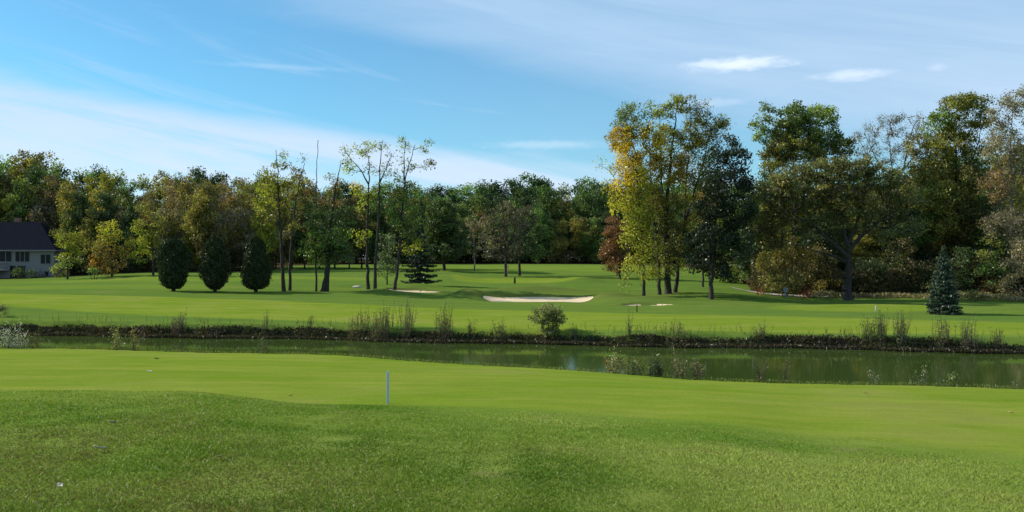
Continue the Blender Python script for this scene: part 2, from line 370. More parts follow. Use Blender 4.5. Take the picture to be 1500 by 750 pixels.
yw = nb(XX)+.05+(fb(XX)+.9-nb(XX))*(YY-18)/54
o = mesh('pond_water', np.stack([XX.ravel(), yw.ravel(), np.zeros(XX.size)], 1), np.stack([k, k+1, k+192, k+191], 1), m); tag(o, kind='structure')

# sand
M_SAND = simple('bunker_sand', (.56, .44, .28), .9, .6, .10, .5, 5)
for b_, lb in zip(BUNKERS, ['largest pale sand bunker below the putting green', 'small pale sand bunker beside the tall pair of thin trees', 'thin sliver of a sand bunker right of the large one']):
    V = []; Fc = []; n = 72; rings = 14
    for j in range(rings+1):
        r = j/rings*.93
        for q in range(n):
            a_ = 2*math.pi*q/n; s_ = (1+.10*math.sin(2*a_+b_[4]+.5)+.07*math.sin(3*a_+2*b_[4])+.04*math.sin(5*a_+b_[4]))
            V.append((b_[0]+b_[2]*r*s_*math.cos(a_), b_[1]+b_[3]*r*s_*math.sin(a_)*(1 if math.sin(a_) > 0 else .69), 0))
    V = np.array(V); V[:, 1] += bskew(V[:, 0], b_); V[:, 2] = height(V[:, 0], V[:, 1])+.03+.025*(fbm(V[:, 0], V[:, 1], .8, 4)-.5)
    for j in range(rings):
        for q in range(n): Fc.append((j*n+q, j*n+(q+1) % n, (j+1)*n+(q+1) % n, (j+1)*n+q))
    o = mesh('sand_bunker', V, np.array(Fc), M_SAND, smooth=True); tag(o, lb, 'sand bunker', 'sand bunkers'); 
# cart path
pts = [(X(1072, 103), 103), (X(1100, 97), 97), (X(1135, 94), 94), (X(1175, 93), 93), (X(1215, 95), 95), (X(1260, 99), 99), (X(1330, 108), 108)]
V = []; Fc = []
PP = np.array(pts); tt = np.linspace(0, len(pts)-1, 60); cx_ = np.interp(tt, range(len(pts)), PP[:, 0]); cy_ = np.interp(tt, range(len(pts)), PP[:, 1])
for i in range(60):
    for s_ in np.linspace(-1.6, 1.6, 7): V.append((cx_[i], cy_[i]+s_, 0))
V = np.array(V); V[:, 2] = height(V[:, 0], V[:, 1])+.04
for i in range(59):
    for j in range(6): Fc.append((i*7+j, (i+1)*7+j, (i+1)*7+j+1, i*7+j+1))
tag(mesh('cart_path', V, np.array(Fc), simple('worn_asphalt', (.33, .30, .27), .9, 2, .1), smooth=True), kind='structure')

# ---------------------------------------------------------------- plants: generators
def leafcards(C, size, col, cvar=.25, up=0., aspect=.55, rs=rng, n_out=None):
    """one rhombic leaf face per centre C; size scalar/array; col Nx3"""
    n = len(C); size = np.broadcast_to(size, n)*rs.uniform(.65, 1.35, n)
    a = rs.normal(size=(n, 3)); a[:, 2] += up*2.0; a /= np.linalg.norm(a, axis=1)[:, None]
    b = rs.normal(size=(n, 3)); b -= a*(a*b).sum(1)[:, None]; b /= np.linalg.norm(b, axis=1)[:, None]
    L = a*size[:, None]*.5; W = b*(size*aspect)[:, None]*.5
    nrm = np.cross(a, b)*(size*.12)[:, None]
    V = np.stack([C-L, C+W+nrm*rs.uniform(-1, 1, (n, 1)), C+L, C-W+nrm*rs.uniform(-1, 1, (n, 1))], 1).reshape(-1, 3)
    Fc = np.arange(4*n).reshape(n, 4)
    cc = col*(1+cvar*rs.uniform(-1, 1, (n, 1)))*(1+.08*rs.normal(size=(n, 3))); cc = np.clip(cc, .004, .8)
    return V, Fc, np.repeat(cc, 4, 0)
def tubes(A, B, ra, rb, sides=5):
    """frusta from points A to B"""
    n = len(A); d = B-A; L = np.linalg.norm(d, axis=1)[:, None]+1e-6; d = d/L
    ref = np.where(np.abs(d[:, 2:3]) > .9, np.array([[1., 0, 0]]), np.array([[0, 0, 1.]]))
    u = np.cross(d, ref); u /= np.linalg.norm(u, axis=1)[:, None]+1e-9; v = np.cross(d, u)
    ang = 2*np.pi*np.arange(sides)/sides; ca, sa = np.cos(ang), np.sin(ang)
    ring = u[:, None]*ca[None, :, None]+v[:, None]*sa[None, :, None]
    V = np.concatenate([A[:, None]+ring*ra[:, None, None], B[:, None]+ring*rb[:, None, None]], 1).reshape(-1, 3)
    base = (np.arange(n)*2*sides)[:, None]; k = np.arange(sides); k2 = (k+1) % sides
    Fc = np.stack([base+k, base+k2, base+sides+k2, base+sides+k], 2).reshape(-1, 4)
    return V, Fc
LS, PS, DS = 1.0, 1.0, 1.75
def build_tree(origin, trunks, lobes, rs, leaf=.24, bark=None, clump=.70, per=70, twigs=5, tip=.015, name='tree', label=None, cat='tree', group=None,
               limb_r=None, crown_name='crown', flat=.75, matl=None, proto=False, droop=0., dk=1.):
    """origin: world base. trunks: list of [ [(x,y,z)...] , base radius ] local. lobes: (x,y,z, rx,ry,rz, density, colour)
    Clump centres are scattered through each lobe; every clump is linked by a branch to the nearest suitable wood."""
    nodes = []; par = []; isT = []; rad0 = []
    for tr, r0 in trunks:
        tr = np.array(tr, float); seg = np.r_[0, np.cumsum(np.linalg.norm(np.diff(tr, axis=0), axis=1))]
        n = max(3, int(seg[-1]/.55)); s = np.linspace(0, seg[-1], n)
        pts_ = np.stack([np.interp(s, seg, tr[:, q]) for q in range(3)], 1)
        if n > 4:
            sm = pts_.copy(); sm[1:-1] = (pts_[:-2]+2*pts_[1:-1]+pts_[2:])/4; pts_ = sm
            pts_[1:-1, :2] += rs.normal(0, .035, (n-2, 2))
        for q in range(n):
            par.append(-1 if q == 0 else len(nodes)-1); nodes.append(pts_[q]); isT.append(True)
            f_ = q/(n-1); rad0.append(r0*((1-f_)**.8*.93+.07)*(1+.35*math.exp(-q*.9)))
    ntr = len(nodes); leaf *= LS; per = per*PS
    C = []; K = []
    for (x, y, z, rx, ry, rz, dens, col) in lobes:
        vol = 4.19*rx*ry*rz; n = max(2, int(DS*dk*dens*vol**.85*.55/(clump**2.2)))
        d = rs.normal(size=(n, 3)); d /= np.linalg.norm(d, axis=1)[:, None]
        r = rs.uniform(.16, 1, n)**(1/2.6)
        C.append(np.array([x, y, z])+d*r[:, None]*np.array([rx, ry, rz])); K.append(np.tile(col, (n, 1))*(1+.40*rs.uniform(-1, 1, (n, 1))))
    C = np.concatenate(C); K = np.concatenate(K)
    T0 = np.array(nodes)
    dist = np.min(np.linalg.norm(C[:, None]-T0[None], axis=2), axis=1); order = np.argsort(dist)
    N = np.zeros((ntr+len(C)*8, 3)); N[:ntr] = T0; cnt = ntr; tips = []
    wt = np.ones(len(N)); 
    trunk_low = T0[:, 2].min()+.25*(C[:, 2].min()-T0[:, 2].min())
    for i in order:
        c_ = C[i]; dv = c_-N[:cnt]; L = np.linalg.norm(dv, axis=1)
        cost = L+1.0*np.maximum(0, .35*L-dv[:, 2])+50*(N[:cnt, 2] < trunk_low)
        if droop: cost = L+50*(N[:cnt, 2] < trunk_low)
        j = int(np.argmin(cost)); l = L[j]; m_ = max(1, min(7, int(l/.7)))
        a_ = N[j].copy(); pj = j
        bend = np.array([0, 0, 1.])*l*.10*(1 if not droop else droop*3)
        for q in range(1, m_+1):
            f_ = q/m_; pnt = a_+(c_-a_)*f_+bend*math.sin(math.pi*f_)
            if q < m_: pnt = pnt+rs.normal(0, .05*min(l, 2)*.6, 3)
            N[cnt] = pnt; par.append(pj); isT.append(False); rad0.append(0); pj = cnt; cnt += 1
        tips.append(pj)
    N = N[:cnt]; par = np.array(par)
    w_ = np.zeros(cnt); w_[tips] += 1
    for q in range(cnt-1, -1, -1):
        if par[q] >= 0: w_[par[q]] += w_[q]
    rad = np.maximum(tip*np.maximum(w_, 1)**.46, np.array(rad0))
    isT = np.array(isT); tmax = max(r for _, r in trunks)
    rad = np.where(isT, np.maximum(np.array(rad0)*.85, .03), np.minimum(rad, (limb_r or tmax*.38)))
    e = np.where(par >= 0)[0]; A = N[par[e]]; B = N[e]; rb = rad[e]; ra = np.minimum(rad[par[e]], rb*1.6)
    ra = np.where(isT[e], rad[par[e]], ra)
    big_ = isT[e]
    V1, F1 = tubes(A[big_], B[big_], ra[big_], rb[big_], 9); V2, F2 = tubes(A[~big_], B[~big_], ra[~big_], rb[~big_], 5)
    Vs = [V1, V2]; Fs = [F1, F2+len(V1)]
    nT = int(twigs)
    if nT:
        cc = np.repeat(C, nT, 0); dd = rs.normal(size=cc.shape); dd[:, 2] += .5; dd /= np.linalg.norm(dd, axis=1)[:, None]
        ee = cc+dd*clump*rs.uniform(.7, 1.5, (len(cc), 1)); mids = cc+(ee-cc)*.5+rs.normal(0, .06, cc.shape)
        V3, F3 = tubes(cc, mids, np.full(len(cc), tip*.75), np.full(len(cc), tip*.55), 3); V4, F4 = tubes(mids, ee, np.full(len(cc), tip*.55), np.full(len(cc), tip*.25), 3)
        off = len(V1)+len(V2); Vs += [V3, V4]; Fs += [F3+off, F4+off+len(V3)]
    ob = thing(name, origin, label, cat, group)
    mesh('trunk', np.concatenate(Vs), np.concatenate(Fs), bark or M_BARK, ob, smooth=True)
    if per > 0:
        n = len(C); cnts = rs.poisson(per*rs.uniform(.5, 1.5, n)); idx = np.repeat(np.arange(n), cnts)
        d = rs.normal(size=(len(idx), 3)); d /= np.linalg.norm(d, axis=1)[:, None]
        r = clump*rs.uniform(0, 1, len(idx))**(.45)
        sc_ = rs.uniform(.7, 1.35, n)[idx]
        Lp = C[idx]+d*(r*sc_)[:, None]*np.array([1, 1, flat])
        V, Fc, cc = leafcards(Lp, leaf, K[idx], .45, 0, .6, rs)
        mesh(crown_name, V, Fc, matl or M_LEAF, ob, cols=cc)
    return ob
G = dict(dark=(.030, .052, .020), navy=(.024, .040, .020), green=(.052, .088, .024), mid=(.075, .100, .026), olive=(.105, .098, .027), olived=(.070, .068, .026),
         yellow=(.27, .205, .022), ygreen=(.145, .15, .022), orange=(.30, .155, .035), brown=(.115, .078, .040), red=(.125, .062, .040), grey=(.115, .105, .075), pale=(.15, .17, .075), lgreen=(.12, .15, .045))
GB = 1.6
def kol(c):
    if isinstance(c, str): return np.array(G[c])*GB*np.array([1.18, 1.14, .92])
    return np.array(c)*1.35*np.array([1.06, 1.05, .9])
def px_tree(px, d, trunks, lobes, label, seed, group=None, name='broadleaf_tree', bark=None, **kw):
    """trunks: ([(px,py[,depth offset])...], base radius) ; lobes: (px,py,rpx,rpy,density,colour[,depth offset]) read off the photo, set at real size at depth d"""
    rs = np.random.default_rng(seed); x0 = X(px, d); z0 = H(x0, d); k = d/F
    def L(a, b, dd=0): return ((a-CX)*k-x0, dd, Zp(b, d)-z0)
    tr = []
    for pts_, r in trunks:
        q = []
        for n_, pt in enumerate(pts_):
            v_ = L(pt[0], pt[1], pt[2] if len(pt) > 2 else 0)
            if n_ == 0 and pt[1] > HY+(CH-z0)/k-14: v_ = (v_[0], v_[1], H(x0+v_[0], d+v_[1])-z0-.25)
            q.append(v_)
        tr.append((q, r))
    lo = []
    for l in lobes:
        v_ = L(l[0], l[1], l[6] if len(l) > 6 else rs.uniform(-.4, .4)*l[2]*k)
        lo.append((*v_, l[2]*k, l[2]*k*.9, l[3]*k, l[4], kol(l[5])))
    return build_tree((x0, d, z0), tr, lo, rs, label=label, name=name, group=group, bark=bark, **kw)

# ---------------------------------------------------------------- house
def house():
    d = 135.; k = d/F; gz_ = 2.0
    xr = X(79, d); xl = xr-17; y0 = d; y1 = d+11; ze = Zp(366, d); zr_ = Zp(323, d)
    h = thing('house', (xr, d, gz_), 'grey house with a dark hipped roof at the left edge of the lawn', 'house')
    lx = lambda v: v-xr
    zz = lambda v: v-gz_
    sid = simple('grey_siding', (.36, .37, .36), .8, 3, .06)
    t_ = NT(sid.node_tree); P_ = t_.node('ShaderNodeTexCoord').outputs['Object']; _, _, oz = t_.sep(P_)
    saw = t_.m('FRACT', t_.m('MULTIPLY', oz, 6.0)); p_ = t_.node('ShaderNodeBsdfPrincipled'); t_.put(p_.inputs['Base Color'], t_.mix(t_.ss(saw, .0, .12), (.09, .09, .09), (.19, .19, .185)))
    p_.inputs['Roughness'].default_value = .75; t_.l.new(p_.outputs[0], t_.node('ShaderNodeOutputMaterial').inputs[0])
    Box().box((-17, 0, -.4), (0, 11, zz(ze))).build('wall', sid, h)
    ov = .55; e = zz(ze); r_ = zz(zr_)
    rf = simple('dark_shingles', (.012, .013, .020), 1., 3, .25, .5, 14, spec=.0)
    V = [(-17-ov, -ov, e), (ov, -ov, e), (ov, 11+ov, e), (-17-ov, 11+ov, e), (-12.2, 5.5, r_), (-5.0, 5.5, r_)]
    V += [(a_, b_, c_-.22) for a_, b_, c_ in V[:4]]
    ro = mesh('roof', V, [(0, 1, 5, 4), (1, 2, 5), (2, 3, 4, 5), (3, 0, 4), (6, 9, 8, 7)], rf, h)
    white = simple('white_trim', (.16, .16, .155), .6, 3, .05)
    fa = Box(); fa.box((-17-ov, -ov-.03, e-.22), (ov+.03, -ov, e-.004)); fa.box((ov, -ov, e-.22), (ov+.03, 11+ov, e-.004)); fa.build('fascia', white, ro)
    ch = Box().box((-9.6, 6.3, r_-1.0), (-8.8, 7.1, r_+.7)).build('chimney', simple('chimney_brick', (.22, .12, .09), .9, 8, .2), ro)
    glass = simple('window_glass', (.010, .012, .015), .25, 1, .05, spec=.15)
    def win(x0, x1, z0, z1, nm):
        f = Box(); w_ = .09
        f.box((x0-w_, -.06, z0-w_), (x1+w_, -.004, z0)); f.box((x0-w_, -.06, z1), (x1+w_, -.004, z1+w_)); f.box((x0-w_, -.06, z0), (x0, -.004, z1)); f.box((x1, -.06, z0), (x1+w_, -.004, z1))
        for i in range(1, nm): xm = x0+(x1-x0)*i/nm; f.box((xm-.05, -.055, z0), (xm+.05, -.004, z1))
        fo = f.build('window', white, h); Box().box((x0, -.03, z0), (x1, -.006, z1)).build('pane', glass, fo)
    wx = lambda p_: X(p_, d)-xr
    wz = lambda p_: Zp(p_, d)-gz_
    win(wx(23), wx(43), wz(383), wz(369), 3); win(wx(60), wx(74), wz(386), wz(373), 2); win(wx(66), wx(71), wz(404), wz(398), 1)
    win(wx(0), wx(17), wz(383), wz(368), 2); win(wx(-35), wx(-20), wz(383), wz(369), 2)
    # sliding door under the deck
    dd = Box(); dd.box((wx(14), -.06, -.0), (wx(15), -.004, 2.1)); dd.box((wx(37), -.06, 0), (wx(38), -.004, 2.1)); dd.box((wx(25.6), -.055, 0), (wx(26.2), -.004, 2.1)); dd.box((wx(14), -.06, 2.0), (wx(38), -.003, 2.12))
    do = dd.build('sliding_door', white, h); Box().box((wx(15), -.03, 0), (wx(37), -.005, 2.0)).build('pane', glass, do)
    dz_ = wz(396)
    deck = Box().box((wx(-40), -3.0, dz_), (wx(13), -.01, dz_+.18))
    for xx in (wx(-39), wx(-14), wx(12)): deck.box((xx-.08, -2.95, -.4), (xx+.08, -2.79, dz_))
    do = deck.build('deck', simple('deck_wood', (.42, .41, .39), .8, 4, .1), h)
    ra = Box(); ra.box((wx(-40), -3.0, dz_+1.0), (wx(13), -2.92, dz_+1.08)); ra.box((wx(13)-.08, -2.92, dz_+1.0), (wx(13), -.02, dz_+1.08))
    for i in range(40):
        xx = wx(-40)+.05+i*(wx(13)-wx(-40)-.1)/39; ra.box((xx-.03, -2.98, dz_+.18), (xx+.03, -2.94, dz_+1.0))
    for i in range(15): yy = -2.9+i*.19; ra.box((wx(13)-.06, yy, dz_+.18), (wx(13)-.02, yy+.05, dz_+1.0))
    ra.build('railing', white, do)
house()

# ---------------------------------------------------------------- evergreens
def oval_evergreen(px, d, base, top, wpx, label, seed):
    rs = np.random.default_rng(seed); k = d/F; x0 = X(px, d); z0 = H(x0, d); hh = Zp(top, d)-z0; R0 = wpx*k/2*.82
    ob = thing('oval_evergreen', (x0, d, z0), label, 'evergreen tree', 'clipped oval evergreens in a row')
    n = 30000; u = rs.uniform(0, 1, n)**.85; th = rs.uniform(0, 2*np.pi, n)
    prof = lambda u_: np.interp(u_, [0, .06, .15, .3, .45, .6, .75, .88, .96, 1], [.34, .66, .88, 1., .99, .93, .80, .58, .34, .08])
    lump = 1+.13*np.sin(th*2+u*(5+seed)+seed*2.1)+.12*np.sin(th*4-u*13+seed*2)+.09*np.sin(th*7+u*31+seed)+.10*(fbm(th*1.3+seed, u*6, .5, seed)-.5)*2
    pu = np.clip(u+(seed-2)*.10*np.sin(np.pi*u), 0, 1)
    r = R0*prof(pu)*lump*(rs.uniform(0, 1, n)**.22)*(1+.06*rs.normal(size=n))*np.where(rs.uniform(0, 1, n) < .05, rs.uniform(1.0, 1.22, n), 1)
    zz = .26+u*(hh-.26)
    C = np.stack([r*np.cos(th), r*np.sin(th), zz], 1)
    col = np.tile([.020, .033, .004], (n, 1))*(1+.3*(fbm(th*2, zz, .7, seed)[:, None]-.3))
    V, Fc, cc = leafcards(C, .14, col, .35, 1.2, .5, rs); mesh('crown', V, Fc, M_NEEDLE, ob, cols=cc)
    A = []; B = []; ra = []; rb = []
    for s in range(5):
        a_ = rs.uniform(0, 6.28); p0 = np.array([.05*np.cos(a_), .05*np.sin(a_), -.2]); p1 = np.array([.35*np.cos(a_), .35*np.sin(a_), hh*.4]); p2 = np.array([.5*np.cos(a_), .5*np.sin(a_), hh*.75])
        A += [p0, p1]; B += [p1, p2]; ra += [.14, .07]; rb += [.07, .02]
    for s in range(60):
        zc = rs.uniform(.5, hh*.9); a_ = rs.uniform(0, 6.28); rr = R0*.8*prof(np.array(zc/hh))
        A.append(np.array([0, 0, zc-.1])); B.append(np.array([rr*np.cos(a_), rr*np.sin(a_), zc+.25])); ra.append(.035); rb.append(.01)
    V, Fc = tubes(np.array(A), np.array(B), np.array(ra), np.array(rb), 6); mesh('trunk', V, Fc, M_BARK, ob)
def spruce(px, d, top, wpx, label, seed, col, n_t=17, name='spruce_tree', irregular=.12, lift=.25, dens=1., power=.85, cat='spruce'):
    rs = np.random.default_rng(seed); k = d/F; x0 = X(px, d); z0 = H(x0, d); hh = Zp(top, d)-z0; R0 = wpx*k/2
    ob = thing(name, (x0, d, z0), label, cat)
    A = [np.array([0, 0, -.2])]; B = [np.array([0, 0, hh])]; ra = [.035*hh*.6]; rb = [.012]
    C = []; S = []
    for i in range(n_t):
        f_ = i/(n_t-1); zc = lift+(hh-lift)*f_**.95; rr = R0*(1-f_)**power+.06
        nb_ = int(max(5, 15*(1-f_)+4)); ph = rs.uniform(0, 6.28)
        for b_ in range(nb_):
            a_ = ph+6.283*b_/nb_+rs.normal(0, .12); L = rr*rs.uniform(1-irregular*2, 1+irregular); dirv = np.array([math.cos(a_), math.sin(a_), 0])
            dr = -.22*L*(1-f_*1.3); p0 = np.array([0, 0, zc+rs.normal(0, .06)]); p1 = p0+dirv*L*.55+np.array([0, 0, dr]); p2 = p0+dirv*L+np.array([0, 0, dr*.75+.05])
            A += [p0, p1]; B += [p1, p2]; ra += [.022, .013]; rb += [.013, .005]
            m_ = int((26*L/(R0+.01)*2.2+10)*dens); s_ = rs.uniform(.12, 1, m_)
            base = np.where(s_[:, None] < .55, p0+(p1-p0)*(s_/.55)[:, None], p1+(p2-p1)*((s_-.55)/.45)[:, None])
            side = np.array([-dirv[1], dirv[0], 0]); sp = L*.30*(1-s_*.6)
            base = base+side*(rs.uniform(-1, 1, m_)*sp)[:, None]+np.array([0, 0, 1])*(rs.uniform(-.10, .04, m_))[:, None]
            C.append(base)
    C = np.concatenate(C); V, Fc, cc = leafcards(C, R0*.11+.05, np.tile(col, (len(C), 1)), .3, 0, .42, rs)
    mesh('crown', V, Fc, M_NEEDLE, ob, cols=cc)
    V, Fc = tubes(np.array(A), np.array(B), np.array(ra), np.array(rb), 6); mesh('trunk', V, Fc, M_BARK, ob)
oval_evergreen(254, 91, 427, 349, 53, 'oval dark evergreen, leftmost of the three clipped in a row', 1)
oval_evergreen(315, 90, 427, 345, 46, 'oval dark evergreen, middle one of the three clipped in a row', 2)
oval_evergreen(375, 91, 427, 347, 47, 'oval dark evergreen, nearest of the row to the tall thin trees', 3)
spruce(1382, 67, 361, 49, 'blue spruce standing alone on the mown grass before the right wood', 11, (.052, .082, .050), n_t=22, lift=.12, dens=1.5)
spruce(615, 101, 335, 54, 'dark conifer with drooping tiers right of the leaning thin tree', 12, (.022, .040, .020), n_t=12, irregular=.25, lift=.9, dens=1.1, power=.7, name='conifer_tree', cat='conifer')

# ---------------------------------------------------------------- individual trees read off the photo
tree = px_tree
tree(98, 122, [([(99, 407), (98, 390), (100, 365), (98, 350)], .16)],
     [(96, 352, 18, 13, 1.3, 'ygreen'), (110, 366, 16, 15, 1.0, 'ygreen'), (90, 368, 13, 14, .9, 'ygreen'), (102, 384, 20, 12, .9, 'lgreen')], 'small yellow-green tree beside the right corner of the house', 101, leaf=.24, per=50, dk=.75)
tree(163, 125, [([(164, 405), (163, 385), (160, 350), (162, 330)], .17), ([(164, 405), (170, 380), (176, 350)], .1)],
     [(162, 338, 19, 18, 1.1, 'ygreen'), (150, 360, 17, 22, 1., 'olive'), (178, 358, 17, 22, 1., 'olive'), (160, 385, 28, 17, 1.1, (.13, .10, .03)), (146, 378, 14, 16, .8, (.17, .11, .03))], 'rounded olive and orange tree between the house and the leftmost clipped evergreen', 102, leaf=.24, per=50, dk=.8)
tree(225, 125, [([(225, 403), (225, 385), (222, 350), (220, 315)], .17)],
     [(220, 318, 20, 20, 1., 'olive'), (208, 345, 20, 22, 1., 'ygreen'), (234, 345, 18, 22, .9, 'olive'), (205, 372, 18, 12, .7, 'ygreen'), (238, 370, 16, 12, .6, 'olive')], 'yellow-olive tree with a bare lower trunk just left of the leftmost clipped evergreen', 103, leaf=.24, per=50, dk=.75)
tree(415, 92, [([(416, 427), (413, 385), (411, 340), (408, 290), (406, 240), (404, 220)], .24), ([(412, 350), (405, 320), (400, 300)], .1)],
     [(408, 232, 17, 14, .45, 'pale'), (425, 240, 16, 13, .3, 'grey'), (396, 246, 12, 10, .35, 'pale'), (400, 272, 22, 18, .9, 'ygreen'), (392, 292, 18, 20, 1., 'ygreen'), (418, 285, 20, 22, .6, 'olive'), (390, 318, 14, 16, .45, 'olive')],
     'tall thin tree right of the clipped evergreens, its yellow-green crown under wispy top sprays', 104, leaf=.22, per=48, twigs=7)
tree(423, 93, [([(424, 427), (425, 390), (428, 345), (432, 300), (440, 262), (446, 240)], .19)],
     [(446, 245, 13, 16, .22, 'brown'), (436, 280, 20, 22, .45, 'brown'), (424, 318, 18, 20, .45, 'olive'), (442, 322, 16, 20, .4, 'brown'), (432, 350, 18, 14, .35, 'grey')],
     'thin brownish tree close behind the tall yellow-green one, second trunk of the left pair', 105, leaf=.2, per=34, twigs=8)
tree(463, 92, [([(463, 428), (463, 390), (462, 340), (463, 290), (464, 250), (466, 205)], .13)],
     [(462, 290, 12, 22, .18, 'brown'), (463, 350, 10, 15, .15, 'brown')], 'dead bare pole of a tree rising straight above the dark crowns', 106, name='dead_tree', leaf=.18, per=8, twigs=3, limb_r=.03)
tree(474, 92, [([(472, 428), (480, 395), (483, 350), (487, 310), (492, 270), (499, 240)], .3), ([(479, 428), (482, 395), (481, 350), (478, 320)], .2)],
     [(478, 352, 34, 20, 1.3, 'green'), (462, 375, 22, 16, 1.0, 'green'), (494, 372, 26, 16, 1.2, 'dark'), (470, 325, 22, 16, .9, 'dark'), (497, 262, 12, 22, .22, 'brown'), (482, 292, 16, 18, .4, 'brown'), (504, 320, 18, 22, .6, 'dark')],
     'leaning dark tree with thick slanted trunk and bare upper fork', 107, leaf=.23, per=62, twigs=6)
tree(539, 95, [([(539, 422), (538, 385), (538, 330), (540, 280), (541, 240), (536, 215)], .22), ([(540, 270), (525, 245), (510, 228)], .09)],
     [(516, 228, 20, 13, .42, 'pale'), (538, 216, 18, 12, .5, 'pale'), (527, 246, 20, 10, .38, 'lgreen'), (505, 240, 9, 10, .4, 'ygreen'), (523, 290, 15, 22, .9, 'ygreen'), (548, 292, 10, 16, .4, 'ygreen'), (530, 348, 17, 13, .8, 'ygreen'), (524, 272, 10, 8, .7, 'orange')],
     'tall thin tree with a yellow-green middle and see-through top, left of the twin straight trunks', 108, leaf=.21, per=44, twigs=7)
tree(549, 94, [([(549, 421), (550, 385), (554, 330), (556, 280), (556, 240), (561, 205)], .22), ([(556, 268), (566, 245), (574, 228)], .08)],
     [(556, 216, 16, 15, .45, 'pale'), (573, 232, 15, 13, .35, 'grey'), (553, 244, 16, 12, .35, 'grey'), (575, 250, 12, 9, .35, 'lgreen'), (562, 282, 12, 20, .3, 'grey')],
     'tall thin tree with sparse grey-green top, right of the twin straight trunks', 109, leaf=.21, per=38, twigs=8)
tree(577, 94, [([(576, 421), (582, 400), (585, 370), (588, 320), (592, 270), (600, 235), (608, 212)], .21), ([(592, 265), (592, 235), (594, 208)], .09)],
     [(596, 212, 11, 17, .6, 'pale'), (616, 214, 16, 13, .5, 'pale'), (606, 242, 22, 11, .45, 'lgreen'), (630, 238, 7, 10, .3, 'grey'), (592, 280, 25, 18, .9, 'mid'), (586, 308, 24, 20, .9, 'green'), (600, 332, 20, 18, .6, 'mid'), (598, 358, 20, 12, .7, 'ygreen')],
     'curved thin tree left of the dark conifer, leafy middle and forked open top', 110, leaf=.21, per=50, twigs=7)
tree(567, 104, [([(567, 410), (567, 395), (566, 375)], .1)], [(567, 362, 14, 22, 1., (.07, .09, .05)), (566, 390, 17, 18, 1.1, (.07, .09, .05))], 'bluish-green bushy young tree behind the twin straight trunks', 111, leaf=.22, per=60)
tree(650, 140, [([(650, 398), (650, 370), (649, 330), (650, 300)], .3)], [(650, 320, 25, 26, 1.2, 'dark'), (640, 350, 26, 24, 1.2, 'dark'), (664, 348, 24, 24, 1.2, 'dark'), (652, 368, 28, 12, 1., 'navy'), (634, 312, 10, 14, .9, 'green')], 'large round dark green tree on the slope right of the dark conifer', 112, leaf=.27, per=75)
tree(695, 150, [([(695, 396), (695, 370), (694, 330)], .15)], [(693, 345, 20, 28, .5, 'grey'), (704, 325, 16, 18, .5, 'brown')], 'small greyish thinly leaved tree on the slope left of the round bare tree', 113, leaf=.22, per=30, twigs=8, bark=M_BARKG)
tree(741, 124, [([(741, 406), (741, 388), (741, 360), (738, 325), (735, 298)], .26), ([(741, 372), (752, 345), (757, 310)], .12), ([(741, 376), (730, 355), (722, 335)], .1)],
     [(738, 312, 20, 22, .8, 'grey'), (724, 340, 18, 24, .8, 'grey'), (750, 335, 24, 26, .8, (.075, .07, .06)), (738, 368, 32, 14, .6, (.075, .07, .06)), (722, 318, 12, 14, .8, (.09, .11, .05))],
     'round grey half-bare tree in front of the hill, left of the pair beside the flagstick', 114, leaf=.2, per=34, twigs=9, tip=.024)
tree(761, 128, [([(761, 403), (761, 380), (764, 345), (766, 315)], .24)], [(768, 322, 18, 22, .9, (.06, .06, .045)), (775, 345, 22, 24, .9, 'dark'), (760, 370, 22, 14, .8, 'navy'), (785, 372, 14, 10, .6, 'dark')], 'darker round tree right of the pair beside the flagstick', 115, leaf=.24, per=52, twigs=7)
tree(905, 118, [([(908, 402), (907, 385), (905, 350), (904, 330)], .18)], [(904, 340, 17, 22, 1.2, 'red'), (896, 365, 16, 20, 1.2, 'red'), (914, 365, 14, 22, 1.2, 'brown'), (906, 386, 20, 13, 1.1, 'red')], 'reddish-brown leaved tree left of the yellow clump', 116, leaf=.23, per=75)
tree(943, 88, [([(943, 428), (944, 395), (941, 350), (936, 300), (932, 255), (930, 225)], .18), ([(941, 340), (925, 300), (905, 270), (893, 250)], .08)],
     [(925, 228, 24, 18, 1.0, 'yellow'), (918, 258, 24, 20, 1.1, 'yellow'), (940, 270, 24, 24, 1.2, 'ygreen'), (912, 296, 22, 20, 1.0, (.24, .22, .03)), (940, 315, 26, 24, 1.1, 'ygreen'), (926, 345, 18, 20, .9, 'ygreen'), (948, 360, 20, 24, 1., 'ygreen'), (930, 392, 18, 16, .7, (.2, .2, .03)), (952, 398, 16, 15, .7, 'ygreen'), (886, 246, 11, 9, .5, 'pale'), (893, 268, 13, 12, .7, 'yellow'), (915, 412, 10, 8, .4, 'ygreen')],
     'bright yellow-green drooping tree at the left side of the tall autumn clump', 117, dk=1.45, leaf=.2, per=55, twigs=5, flat=1.1)
tree(966, 90, [([(966, 430), (965, 390), (958, 330), (945, 270), (928, 215), (916, 175)], .22), ([(962, 350), (955, 290), (952, 230), (950, 180)], .12)],
     [(913, 172, 14, 20, .9, 'lgreen'), (922, 158, 11, 10, .8, 'lgreen'), (912, 205, 22, 16, 1.2, (.36, .25, .03)), (928, 190, 14, 18, 1., 'ygreen'), (950, 165, 9, 22, .8, 'lgreen'), (952, 205, 18, 22, 1., (.34, .26, .03)), (946, 240, 22, 20, .9, 'yellow'), (958, 290, 18, 24, .7, 'olive')],
     'tall autumn tree with green tip and orange-yellow patches at the clump’s left', 118, dk=2.2, leaf=.21, per=50, twigs=6)
